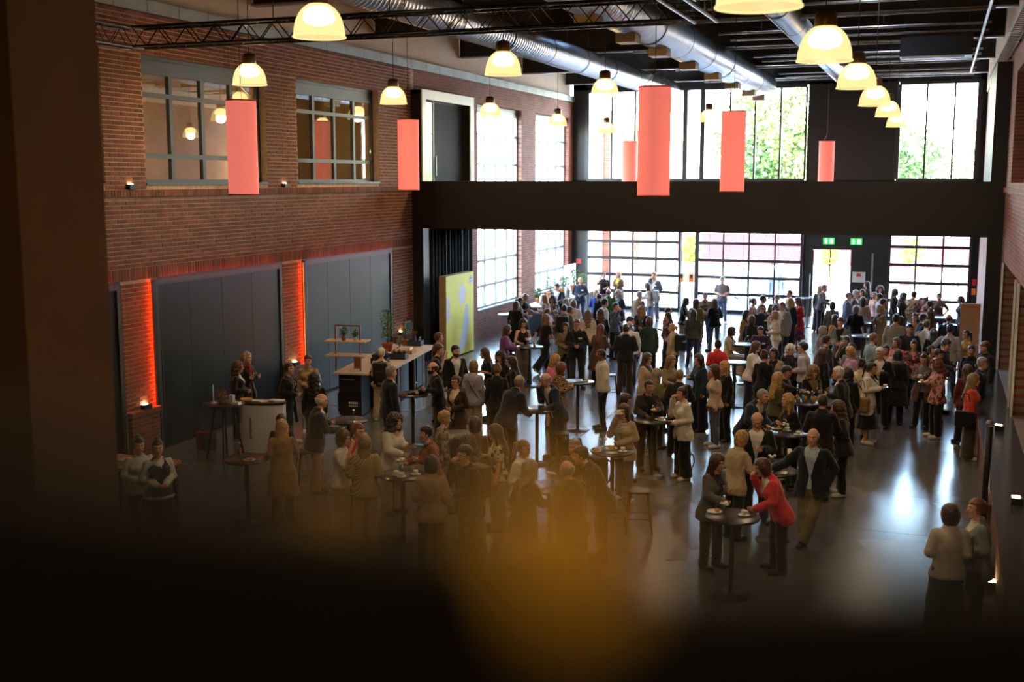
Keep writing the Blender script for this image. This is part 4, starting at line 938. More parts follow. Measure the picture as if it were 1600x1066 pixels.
tag(MB().prism([(-.045,0),(.045,0),(.05,.17),(-.05,.17)], -.045, .045, 'y').build('paper_bag', M_PAPER, loc=(-12.92,18.85,1.1)), 'pale paper bag right of the cork jar', 'bag'); tag(MB().prism([(-.09,0),(.09,0),(.07,.05),(-.07,.05)], -.06, .06, 'y').build('folded_napkin', M_CHINA, loc=(-12.78,18.80,1.1)), 'folded white napkin on the black high table', 'napkin')
kc = empty('promo_counter', (-12.7,19.6,0), rz=R_(15), label='white oval promotion counter with a dark top', cat='counter')
ov = [(.47*math.copysign(abs(math.cos(t))**.8, math.cos(t)), .24*math.copysign(abs(math.sin(t))**.8, math.sin(t))) for t in np.linspace(0, 2*PI, 40)[:-1]]
MB().prism(ov, .0, .98).build('body', M_WBOARD, kc); MB().prism([(a*1.05,b2*1.05) for a, b2 in ov], .98, 1.02).build('top', M_TOP, kc)
q = MB()
for k in range(9): q.box((-.21,-.248,.30+.05*k), (-.21+(.035 if k % 3 else .05),-.238,.335+.05*k))
q.build('vertical_print', mat('counter_ink', '6a7a80', .6), kc)
for k, (dx, dy, a) in enumerate(((-.22,.03,.2),(.02,-.05,-.4),(.22,.06,.1),(.34,.0,.5))): tag(box((-.11,-.08,0), (.11,.08,.014+.006*k)).build('brochure', M_PAPER, loc=(-12.7+dx,19.6+dy+dx*.26,1.02), rz=a), 'pile of brochures on the white oval counter, %s' % ['leftmost','second from left','second from right','rightmost'][k], 'brochures', 'brochures on the oval counter')
tag(MB().lathe((0,0,0), [(.0,0),(.10,0),(.13,.06),(.12,.06),(.09,.01),(0,.01)], 16).build('sweets_bowl', M_BUN, loc=(-13.0,19.48,1.02)), 'small bowl of wrapped sweets on the left end of the oval counter', 'bowl')
rb = empty('red_bag', (-13.85,19.25,0), label='red and blue shopping bag on the floor before the black door', cat='bag'); MB().prism([(-.17,0),(.17,0),(.20,.36),(-.20,.36)], -.09, .09, 'y').build('body', mat('red_bag_fabric', '5c1e24', .7), rb); MB().prism([(.04,0),(.171,0),(.19,.3),(.08,.3)], -.095, -.09, 'y').build('blue_side', mat('blue_bag', '48587a', .7), rb)
M_BAGH = mat('dark_red_handle', '6a2026', .6)
for sx in (-.08,.08): MB().bar((sx-.03,0,.36), (sx-.02,0,.46), .008, 5).bar((sx+.03,0,.36), (sx+.02,0,.46), .008, 5).bar((sx-.02,0,.46), (sx+.02,0,.46), .008, 5).build('handle', M_BAGH, rb)
# service table at the very left
sv = empty('service_table', (-11.6,14.75,0), label='wooden service table at the bottom left edge', cat='table'); box((-1.1,-.4,.9), (.2,.4,.95)).build('top', M_WOODP, sv)
for x in (-1.0,.1):
    for y in (-.35,.35): box((x-.03,y-.03,0), (x+.03,y+.03,.9)).build('leg', M_STOOL, sv)
for k, dx in enumerate((-.5,-.2,.05)): tag(box((-.13,-.1,0), (.13,.1,.06+.02*k)).build('folded_towel', M_PAPER, loc=(-11.6+dx,14.7,.95), rz=.2*k), 'folded cloth pile on the service table, %s' % ['left','middle','right'][k], 'cloth', 'cloths on the service table')
# ---------------------------------------------------------------- the bar along the left wall
M_BARTOP = mat('pale_bar_top', 'c2ad92', .5, var=.1, scale=4); M_BARBODY = mat('black_bar_body', '101113', .6)
BZ = R_(9)
bc = empty('bar_counter', (-12.45,23.35,0), rz=BZ, label='black bar counter with pale wooden top in front of the farthest black door', cat='bar')
box((-.62,-.2,1.0), (.62,4.6,1.04)).build('top', M_BARTOP, bc); box((-.5,-.1,.02), (.05,.55,1.0)).build('cabinet', M_BARBODY, bc); box((-.52,-.13,.10), (-.0,-.10,.55)).build('front_panel', M_BLACK, bc); box((-.45,-.135,.86), (-.1,-.125,.89)).build('grip', M_FLANGE, bc)
for y in (1.2,2.6,3.4,4.5):
    for x in (-.55,.55): box((x-.02,y-.02,0), (x+.02,y+.02,1.0)).build('leg', M_FLANGE, bc)
for y in (.9,2.0,3.5): box((-.5,y,.05), (.35,y+.75,.95)).build('cooler', M_BARBODY, bc)
q = MB()
for k in range(5): q.box((-.25+.045*k,-.134,.30), (-.25+.045*k+.034,-.13,.35))
for k in range(7): q.box((-.25+.032*k,-.134,.24), (-.25+.032*k+.022,-.13,.265))
q.build('cabinet_print', M_CHINA, bc)
def on_bar(x, y, z=1.04): c, s_ = math.cos(BZ), math.sin(BZ); return (-12.45+x*c-y*s_, 23.35+x*s_+y*c, z)
rk = empty('bar_shelf', on_bar(-.35,.05), rz=BZ, label='copper-framed shelf rack with two pale boards at the end of the bar', cat='shelf'); M_COP = mat('copper_tube', '9a5a44', .35, metal=.7)
for x in (-.3,.3): box((x-.015,.1,0), (x+.015,.13,1.05)).build('upright', M_COP, rk)
box((-.315,.1,1.05), (.315,.13,1.08)).build('rail', M_COP, rk)
for z in (.36,.70): box((-.5,-.14,z), (.5,.3,z+.025)).build('board', M_BARTOP, rk)
def leafy(loc, h, w, n_, label, pot=True, seed=3, dense=.05, name='potted_plant', potm=None, leafm=None):
    rr = np.random.default_rng(seed); e = empty(name, loc, label=label, cat='plant', group='potted plants' if pot else None); pz_ = .0
    if pot: pz_ = w*.55; MB().lathe((0,0,0), [(0,0),(w*.24,0),(w*.33,pz_*.9),(w*.36,pz_*.9),(w*.36,pz_),(w*.30,pz_),(w*.28,pz_*.85),(0,pz_*.85)], 18).build('pot', potm or M_TERRA, e); MB().lathe((0,0,pz_*.84), [(0,.002),(w*.28,0)], 14).build('soil', M_COFFEE, e)
    st = MB(); lf = MB()
    for k in range(9): a = rr.random()*6.3; r1 = w*.32*rr.random(); st.bar((0,0,pz_*.8), (r1*math.cos(a), r1*math.sin(a), pz_+h*(.4+.5*rr.random())), .006*max(1, h), 5)
    st.build('stems', M_STEM, e)
    for k in range(n_):
        a = rr.random()*6.3; t = rr.random(); rad = w*.5*math.sqrt(rr.random())*(.55+.9*t*(1-t)*1.6); z_ = pz_+h*(.12+.88*t); p_ = np.array([rad*math.cos(a), rad*math.sin(a), z_]); d_ = rr.normal(size=3); d_[2] = abs(d_[2])*.6; d_ /= np.linalg.norm(d_); u = np.cross(d_, rr.normal(size=3)); u /= np.linalg.norm(u); L_ = dense*(.7+.6*rr.random())
        lf.poly([p_, p_+d_*L_*.5+u*L_*.22, p_+d_*L_, p_+d_*L_*.5-u*L_*.22])
    lf.build('leaves', leafm or M_LEAF, e, kind='stuff'); return e
M_TERRA = mat('terracotta', 'b06a3c', .8, var=.15)
leafy(on_bar(-.35,3.2), .85, .42, 500, 'tall bushy green plant in a terracotta pot on the bar', seed=1); leafy(on_bar(-.05,3.3), .26, .2, 160, 'small green plant beside the tall bushy one on the bar', seed=2); leafy(on_bar(-.2,4.3), .32, .3, 240, 'low green plant at the far end of the bar', seed=4)
leafy(on_bar(-.4,.02,1.04+.725), .22, .18, 150, 'small plant in a terracotta pot on the upper shelf board', seed=5); leafy(on_bar(-.15,.1,1.04+.725), .18, .12, 90, 'second tiny plant in a pale pot on the upper shelf board', seed=6, potm=M_CHINA)
M_CARD = mat('cardboard', 'a87a48', .8, var=.1); M_CRATE = mat('blue_crate', '2c3c58', .5)
def crate(loc, label, m_, rz=0., nb_=6):
    e = empty('drinks_crate', loc, rz=rz, label=label, cat='crate', group='drinks crates on the bar'); box((-.2,-.15,0), (.2,.15,.02)).box((-.2,-.15,0), (-.185,.15,.14)).box((.185,-.15,0), (.2,.15,.14)).box((-.2,-.15,0), (.2,-.135,.14)).box((-.2,.135,0), (.2,.15,.14)).build('box', m_, e)
    for k in range(nb_): MB().lathe((-.13+.13*(k % 3),-.06+.12*(k//3),.02), [(0,0),(.03,0),(.03,.12),(.012,.17),(.012,.22),(0,.22)], 10).build('bottle', M_GLB, e)
M_GLB = mat('dark_bottle', '1a1208', .15, coat=.5)
crate(on_bar(.05,1.35), 'dark crate of bottles near the rack on the bar', M_BLACK, BZ); crate(on_bar(.3,2.1), 'blue crate of bottles in the middle of the bar', M_CRATE, BZ); crate(on_bar(.05,4.4), 'blue crate of bottles at the far end of the bar', M_CRATE, BZ); crate(on_bar(-.1,1.9), 'black crate behind the blue crate on the bar', M_BLACK, BZ)
tr_ = empty('cardboard_tray', on_bar(.15,3.0), rz=BZ, label='brown cardboard tray with white napkins on the bar', cat='tray'); MB().prism([(-.28,-.2),(.28,-.2),(.28,.2),(-.28,.2)], 0, .09).build('tray', M_CARD, tr_); box((-.1,-.12,.09), (.2,.12,.16)).build('napkins', M_CHINA, tr_)
tag(MB().prism([(-.08,0),(.08,0),(.09,.3),(-.09,.3)], -.05, .05, 'y').build('paper_sack', M_CARD, loc=on_bar(-.25,.55), rz=BZ), 'brown paper sack behind the shelf rack on the bar', 'bag')
lp = empty('laptop', (XL+.08,30.45,.95), rz=R_(80), label='silver laptop leaning on the last brick plinth', cat='laptop'); box((-.16,-.02,.0), (.16,.0,.36)).build('lid', M_FLANGE, lp); box((-.14,-.024,.02), (.14,-.02,.33)).build('screen', mat('dark_screen', '28323c', .2), lp)
# serving bar under the far windows
b2_ = empty('plant_bar', (-13.2,37.6,0), label='long serving bar with plants under the far left windows', cat='bar'); box((-.4,0,1.02), (.4,7.2,1.06)).build('top', M_BARTOP, b2_)
for k in range(5): box((-.36,.05+k*1.42,.04), (.34,1.40+k*1.42,1.02)).build('cabinet', M_BARBODY, b2_)
for k, (y, h_, w_) in enumerate(((1.2,.35,.3),(2.6,.55,.5),(4.2,.45,.45),(5.6,.6,.5),(6.7,.4,.4))): leafy((-13.4,37.6+y,1.06), h_, w_, 220, '%s leafy plant in a pot on the long serving bar' % ['first','second, larger','middle','fourth, tallest','farthest'][k], seed=20+k, dense=.08)
M_COOL = mat('steel_dispenser', '9aa0a8', .3, metal=.7)
for k, y in enumerate((.5,1.9,3.4)): tag(MB().lathe((0,0,0), [(0,0),(.11,0),(.11,.30),(.06,.36),(.05,.40),(0,.40)], 18).build('drinks_dispenser', M_COOL, loc=(-13.0,37.6+y,1.06)), 'steel drinks dispenser on the long serving bar, %s' % ['nearest','second','farthest'][k], 'dispenser', 'dispensers on the serving bar')
# loudspeaker with pole at right, backpacks on the floor
sp = empty('subwoofer', (.62,16.55,0), label='black subwoofer box with a speaker pole at the bottom right', cat='loudspeaker'); box((-.28,-.3,0), (.28,.3,.62)).build('cabinet', M_BLACK, sp); MB().bar((.2,.3,.6), (.2,.3,2.1), .045, 14).build('pole', M_BLACK, sp); box((-.24,-.305,.05), (.24,-.3,.57)).build('grille', mat('speaker_grille', '1c1e20', .7, bump=.4, bscale=120), sp); MB().lathe((.2,.3,2.1), [(0,0),(.05,0),(.05,.05),(.03,.08),(0,.08)], 14).build('pole_cap', M_FLANGE, sp)
M_NYL = mat('black_nylon', '101114', .75, var=.2, bump=.2, scale=10)
def pack_mesh():
    def fn(p):
        q = np.abs(p-np.array([0,0,.22],np.float32))-np.array([.13,.07,.19],np.float32); e = np.sqrt((np.maximum(q, 0)**2).sum(1))+np.minimum(q.max(1), 0)-.035
        q = np.abs(p-np.array([0,.11,.14],np.float32))-np.array([.09,.02,.09],np.float32); f = np.sqrt((np.maximum(q, 0)**2).sum(1))+np.minimum(q.max(1), 0)-.025; return smin(e, f, .03)
    return to_mesh('pack', *surfnet(fn, (-.2,-.15,-.03), (.2,.2,.5), .022))
PACK = pack_mesh()
def backpack(loc, rz, label, m_=None, sc=1.0, tilt=0.):
    e = empty('backpack', loc, rz=rz, label=label, cat='backpack', group='backpacks'); e.scale = (sc,)*3; e.rotation_euler = (tilt, 0, rz)
    o = obj('body', PACK, None, e); set_mat(o, m_ or M_NYL)
    for sx in (-.08,.08):
        q = MB()
        pts = [(sx,-.10,.40),(sx*1.15,-.19,.36),(sx*1.2,-.22,.22),(sx*1.25,-.16,.08),(sx*1.3,-.10,.04)]
        for a, b3 in zip(pts, pts[1:]): q.bar(a, b3, .014, 6)
        q.build('strap', m_ or M_NYL, e)
    MB().bar((-.03,-.08,.45), (.03,-.08,.45), .009, 6).build('loop', m_ or M_NYL, e); return e
def set_mat(o, m_):
    if not len(o.data.materials): o.data.materials.append(None)
    o.material_slots[0].link = 'OBJECT'; o.material_slots[0].material = m_
backpack((-6.45,20.9,0), .8, 'black backpack with a tan pocket on the floor below the zebra blouse', tilt=-.25); backpack((-5.55,19.3,0), 2.5, 'large dark backpack on the floor beside the beige-jacket drinker', sc=1.25); backpack((-4.3,20.9,0), 1.2, 'black and white bag on the floor behind the white blazer', sc=.9); backpack((-7.25,30.1,0), .3, 'black bag on the floor behind the trio in the middle', sc=.9)
# ---------------------------------------------------------------- out-of-focus things right in front of the lens
M_RAIL = mat('dark_rail', '0b0907', .8, spec=.1); M_AMBER = mat('plain_amber', 'bd922e', .7, var=.1, spec=.2)
def near(u, v, d):                                              # point at distance d along the view, u right / v down in tangents
    c, s_ = math.cos(R_(20.38)), math.sin(R_(20.38)); cp, spn = math.cos(R_(8.09)), math.sin(R_(8.09))
    f = np.array([-s_*cp, c*cp, -spn]); r_ = np.array([c, s_, 0]); u_ = np.cross(r_, f); return np.array([0,0,5.5])+d*(f+u*r_-v*u_)
rl = empty('gallery_railing', (0,.15,4.05), label='dark out-of-focus gallery railing across the bottom of the picture', cat='railing')
q = MB(); a = near(-1.2,.195,.16)-np.array([0,.15,4.05]); c = near(1.2,.195,.16)-np.array([0,.15,4.05]); q.bar(a-[0,0,.02], c-[0,0,.02], .02, 12); q.build('handrail', M_RAIL, rl)
m = MB(); A, B = near(-1.2,.215,.16), near(1.2,.215,.16); o0 = np.array([0,.15,4.05]); n_ = np.array([B[1]-A[1], A[0]-B[0], 0]); n_ = n_/np.linalg.norm(n_)*.012
pts = [A+n_, B+n_, B-n_, A-n_]; m.v = [tuple(np.array([p_[0],p_[1],A[2]-.01])-o0) for p_ in pts]+[tuple(np.array([p_[0],p_[1],4.06])-o0) for p_ in pts]; m.f = [[0,1,2,3],[7,6,5,4],[0,4,5,1],[1,5,6,2],[2,6,7,3],[3,7,4,0]]; m.sm = [False]*6; m.build('solid_panel', M_RAIL, rl)
def lump(name, u0, u1, v0, v1, d, m_, label, cat, r_=.03):
    """rounded low block standing on the handrail"""
    a = near(u0, v0+r_/d, d); b3 = near(u1, v1+r_/d, d); lo_ = np.minimum(a, b3)-.09; hi_ = np.maximum(a, b3)+.06; zb = 5.5-.17*.42
    def fn(p):
        zc = a[2]+np.clip(((p-a)@(b3-a))/((b3-a)@(b3-a)), 0, 1)*(b3[2]-a[2])
        return np.minimum(cone(p, a, b3, r_, r_), np.maximum(cone(np.stack([p[:,0], p[:,1], np.zeros(len(p))], 1), (a[0],a[1],0), (b3[0],b3[1],0), r_, r_), np.maximum(p[:,2]-zc, (min(a[2],b3[2])-.08)-p[:,2])))
    o = obj(name, to_mesh(name, *surfnet(fn, lo_, hi_, .006)), m_, label=label, cat=cat); return o
lump('rail_post_cap', -.75, -.09, .045, .135, .145, M_RAIL, 'black out-of-focus block on the railing at the lower left', 'post', .016)
lump('amber_blob', .008, .044, .115, .115, .16, M_AMBER, 'amber out-of-focus knob on the railing in the bottom centre', 'blob', .012)  # amber lump shaped to give a soft amber blur low in frame
lump('amber_blob', -.165, -.14, .108, .108, .2, M_AMBER, 'smaller amber out-of-focus knob on the railing left of centre', 'blob', .007)  # smaller lump for the second, fainter amber blur
# ---------------------------------------------------------------- outside: courtyard, red wall, planters, trees
M_PAVE = mat('pale_paving', 'c9c4bb', .8, var=.06, scale=1.2); M_REDW = mat('red_wall', '6e2029', .8, var=.08, scale=1.5); M_STEP = mat('white_concrete', 'd8d5ce', .8, var=.05)
struct('ground', box((-900,47.25,-.35), (900,1800,-.02)).box((-900,20,-.35), (-18.0,47.25,-.02)), M_PAVE)
struct('ground_strip', box((-18.0,31.3,-.35), (-15.05,47.25,-.02)), M_PAVE)
rw = empty('red_garden_wall', (1.5,67,0), label='long red wall across the courtyard behind the glass gates', cat='wall')
for k in range(16): box((-16+k*2.0+.01,0,0), (-14+k*2.0-.01,.35,2.35)).build('wall_panel', M_REDW, rw)
box((-16,-.04,2.35), (16,.4,2.42)).build('coping', M_STEP, rw)
for k in range(3): tag(box((-20,64.6+k*.7,0 if k else -.01), (12,67-.02 if k == 2 else 65.3+k*.7-.001,.22+.2*k)).build('stone_step', M_STEP), 'wide white stone step in front of the red wall, %s' % ['lowest','middle','top'][k], 'step', 'courtyard steps')
wing = struct('wall_outer_wing', wall_with_holes(-15.05, -14.72, 47.3, 64, 0, 8.72, [(49,53,1,3.9),(49,53,5.4,8),(55,59,1,3.9),(55,59,5.4,8)]), M_BRICKF)
box((-15.0,49,1), (-14.98,53,3.9)).box((-15.0,49,5.4), (-14.98,53,8)).box((-15.0,55,1), (-14.98,59,3.9)).box((-15.0,55,5.4), (-14.98,59,8)).build('window_panes', M_GLASSD, wing)
ph = empty('rendered_house', (-30,78,0), label='pinkish rendered house beyond the courtyard seen through the left windows', cat='building'); M_REND = mat('pale_house_render', 'a88a86', .9, var=.04); M_HWIN = mat('house_window', '8c9aa6', .3)
box((-12,0,0), (9,8,8.5)).build('wall', M_REND, ph); box((-12.3,-.3,8.5), (9.3,8.3,8.9)).build('roof', mat('roof_tiles', '8a4a3c', .8), ph)
for x in (-10,-7,-4,-1,2,5.5):
    for z in (1.2,4.9): f_ = box((x,-.06,z), (x+1.4,.02,z+1.9)).build('window', M_HWIN, ph)
pbd = struct('wall_neighbour', box((-32,28,0), (-31,70,9)), mat('pale_render', 'd9c2b8', .9, var=.05))
M_PLANT = mat('orange_planter', 'a84a2a', .7); M_YLEAF = mat('yellow_green_leaf', '8a9a28', .6, var=.3)
for k, (x, y) in enumerate(((-12.4,61.5), (-5.25,62.5), (-1.15,62.5))):
    e = leafy((x,y,.9 if False else 0), 1.6, 1.2, 700, 'yellow-green bush in an orange planter seen through the %s' % ['narrow glass strip','open doorway','right gate'][k], pot=False, seed=40+k, dense=.22, name='planter_bush', leafm=M_YLEAF)
    for ch in e.children: ch.location = (0,0,.85)
    box((-.5,-.5,0), (.5,.5,.95)).build('planter', M_PLANT, e); tag(e, group='courtyard planters')
M_TLEAF = [mat('tree_leaf_a', '3c5a22', .6, var=.3, scale=1), mat('tree_leaf_b', '586c28', .6, var=.3, scale=1)]; M_BARK = mat('bark', '5a4a38', .9)
def tree(x, y, h, r_, label, seed, n_=5200):
    rr = np.random.default_rng(seed); e = empty('leafy_tree', (x,y,0), label=label, cat='tree', group='trees beyond the courtyard'); q = MB(); q.bar((0,0,0), (.1,.1,h*.45), .22, 8, r2=.13)
    cl = [np.array([rr.normal()*r_*.42, rr.normal()*r_*.42, h*(.40+.5*rr.random())]) for _ in range(16)]
    for c in cl[:9]: q.bar((.1,.1,h*.3), c, .08, 5, r2=.02)
    q.build('trunk', M_BARK, e); c_ = np.array(cl)[rr.integers(0, len(cl), n_)]; P = c_+rr.normal(size=(n_,3))*r_*np.array([.24,.24,.20]); D = rr.normal(size=(n_,3)); D /= np.linalg.norm(D, axis=1)[:, None]; U = np.cross(D, rr.normal(size=(n_,3))); U /= np.linalg.norm(U, axis=1)[:, None]; L_ = .20+.16*rr.random(n_)[:, None]
    Vv = np.stack([P, P+D*L_*.5+U*L_*.35, P+D*L_, P+D*L_*.5-U*L_*.35], 1).reshape(-1, 3); obj('crown', to_mesh('crown', Vv, np.arange(len(Vv)).reshape(-1, 4), smooth=False), M_TLEAF[seed % 2], e, kind='stuff')
for k, (x, y, h, r_, nm) in enumerate(((-10.9,73,11.5,2.7,'behind the green-tinted glazing, left one'), (-8.2,71,12,2.7,'behind the green-tinted glazing, right one'), (-2.4,83,9.5,3.6,'behind the right upper window, left one'), (4.0,74,10,3.4,'behind the right upper window, right one'), (-14,96,9,4.0,'far behind the left upper glazing'), (-8,104,9,4,'behind the dark panel, far'))): tree(x, y, h, r_, 'leafy green tree %s' % nm, 60+k)
# ---------------------------------------------------------------- clothes, hair and skin colours
C_ = dict(navy='1d2740', navydk='141a2a', navyblk='151923', black='101012', blackish='141416', white='dedcd8', whitew='d9d2cc', whiteb='d8d2cc', cream='d8cbb8', ivory='d9d0c2', offwhite='cfc6ba', grey='6a6c70', lightgrey='8d8f90', palegrey='a19b9a',
 greyw='6f6a62', stonegrey='8a8478', charcoal='2a2b2f', slate='4a4a52', denim='4a5c7c', denimdk='2c3a52', lightdenim='8a94a0', greyblue='4c5666', blue='26428c', bluegrey='4c586c', lightblue='a3b2c6', petrol='16303c', teal='1f4a5a', purple='7a4a86', plum='33243c', pink='d07a94',
 pinkhot='c23a70', pinkpale='d58aa4', blush='d0aaa0', peach='c9906c', coral='d0604c', coralred='d23c46', red='c42c2a', redorange='cc3c30', wine='6e2030', maroon='5a2626', maroonbk='2c1818', rust='8c4a34', brown='5a4030', brown_dk='3a2c22', espresso='33261f', mocha='5c4a40', tan='a08562', camel='8a6a40',
 khaki='8a7a58', khakigrey='5c6258', sand='b39c7c', beige='b9a588', ecru='c0b298', oatmeal='bfae94', stone='9a8e80', taupe='75685a', taupedk='4a4238', olive='6e6838', oliveb='7d7048', olivebr='5c4e34', olivedk='484428', green='4a7a34', green_dk='24382a', greengrey='3a4038', mustard='b08a2c', yellow='c8b430', icegreen='7f9494',
 lilacgrey='9d93a6', greylav='7a7684', palelilac='b0a6b2', lilacpink='b88aa8', greypolo='6c6870', hoodbeige='a0846c', sage='8a8f86', tweed='5c5850')
PAT = dict(whiteprint=('d6d2cc','5a6070','spot'), coralprint=('b8685c','4a2a30','spot'), camo=('a08a6c','5c4c38','cloud'), floral=('c8553c','28324a','spot'), rosefloral=('b98a80','6e3c40','cloud'), zebra=('b08a58','14110f','wave'), stripe=('d0ccc4','4a4640','stripe'), plaid=('b39c70','7a6844','plaid'), printbw=('c8bca8','1c1a18','cloud'), print=('4a4a4c','1a1a1c','cloud'), floralgrey=('a09078','5c5648','cloud'), khakiprint=('a8946c','7e6c4c','cloud'))
HC = dict(bk='17110e', db='2e1f16', br='4a3222', lb='7d5f40', bl='b08a55', blgr='8f8068', ab='6e3820', gr='8a8680', wh='cfcac2', capbrown='5a3626')
SK = {'s1': 'd0a088', 's2': 'b98a6c', 's3': '7a5238'}
def fabric(key):
    if 'fab_'+key in MAT: return MAT['fab_'+key]
    if key in PAT:
        a, b_, kind = PAT[key]; m, n, b = newmat('fabric_'+key); tc = n.nodes.new('ShaderNodeTexCoord'); r = n.nodes.new('ShaderNodeValToRGB'); r.color_ramp.interpolation = 'CONSTANT'
        r.color_ramp.elements[0].color = (*lin(a), 1); r.color_ramp.elements[1].color = (*lin(b_), 1); r.color_ramp.elements[1].position = .55
        if kind in ('wave', 'stripe', 'plaid'):
            t = n.nodes.new('ShaderNodeTexWave'); t.inputs['Scale'].default_value = 9 if kind == 'wave' else 14; t.inputs['Distortion'].default_value = 9 if kind == 'wave' else .4; t.bands_direction = 'Z' if kind != 'plaid' else 'DIAGONAL'; t.inputs['Detail Scale'].default_value = 1.5
        elif kind == 'spot': t = n.nodes.new('ShaderNodeTexVoronoi'); t.inputs['Scale'].default_value = 13; r.color_ramp.elements[1].position = .42
        else: t = n.nodes.new('ShaderNodeTexNoise'); t.inputs['Scale'].default_value = 11; r.color_ramp.elements[1].position = .52
        n.links.new(tc.outputs['Object'], t.inputs['Vector']); n.links.new(t.outputs[0 if kind == 'spot' else 'Fac'], r.inputs[0]); n.links.new(r.outputs[0], b.inputs['Base Color']); b.inputs['Roughness'].default_value = .85
        if kind == 'floral': pass
    else:
        m = mat('fabric_'+key, C_[key], .85, var=.16, scale=9, bump=.55, bscale=13, spec=.25); m.node_tree.nodes['Principled BSDF'].inputs['Sheen Weight'].default_value = .3
    MAT['fab_'+key] = m; return m
def hairmat(key):
    if 'hair_'+key not in MAT:
        MAT['hair_'+key] = mat('hair_'+key, HC[key], .40, var=.45, scale=22, bump=.5, bscale=60, spec=.6); MAT['hair_'+key].node_tree.nodes['Principled BSDF'].inputs['Sheen Weight'].default_value = .45; MAT['hair_'+key].node_tree.nodes['Principled BSDF'].inputs['Sheen Roughness'].default_value = .3
    return MAT['hair_'+key]
MAT = dict(lips=mat('lips', 'a85a52', .5), eye_white=mat('eye', 'c8c4bc', .3), brow=mat('brow', '2a1c14', .7), badge=mat('white_badge', 'e6e4de', .6), glass=mat('glasses_frame', '141212', .4), lany=mat('pink_lanyard', 'd06a80', .6))
for k, v in SK.items(): MAT[k] = mat('skin_'+k, v, .55, var=.08, scale=12)
SHOE = {'dk': mat('dark_shoe', '1a1614', .5), 'wh': mat('white_shoe', 'd2cec6', .6)}
def glasses_mesh():
    if 'glasses' not in _cache:
        m = MB()
        for g in (-1, 1):
            pts = [(g*.032+.021*math.cos(a), -.106, .003+.016*math.sin(a)) for a in np.linspace(0, 2*PI, 11)]
            for a, b in zip(pts, pts[1:]): m.bar(a, b, .0028, 5, cap=False)
            m.bar((g*.053,-.104,.006), (g*.080,.005,.006), .0026, 5)
        m.bar((-.012,-.107,.006), (.012,-.107,.006), .0026, 5); _cache['glasses'] = m.mesh('glasses')
    return _cache['glasses']
BADGE = box((-.045,-.004,-.022), (.045,.004,.022)).mesh('badge')
def bagmesh():
    if 'bag' not in _cache:
        def fn(p):
            q = np.abs(p-np.array([0,0,-.12],np.float32))-np.array([.15,.04,.12],np.float32); return np.sqrt((np.maximum(q, 0)**2).sum(1))+np.minimum(q.max(1), 0)-.035
        _cache['bag'] = to_mesh('bag', *surfnet(fn, (-.22,-.11,-.32), (.22,.11,.08), .022))
    return _cache['bag']
def part(name, me, m, parent, loc=None, rot=None):
    o = obj(name, me, None, parent); set_mat(o, m)
    if rot is not None: o.matrix_local = Matrix.Translation([float(v) for v in loc]) @ Matrix(rot.tolist()).to_4x4()
    elif loc is not None: o.location = [float(v) for v in loc]
    return o
def surf_front(f, x, z):                                         # point on the front of the chest in the torso frame
    w = np.interp(z, f.zk, f.wk); d = np.interp(z, f.zk, f.dk); return f.o+f.R@np.array([x, -d*math.sqrt(max(0, 1-(x/w)**2))-.035-(.03 if f.sex == 'f' and .25 < z < .4 else 0), z])
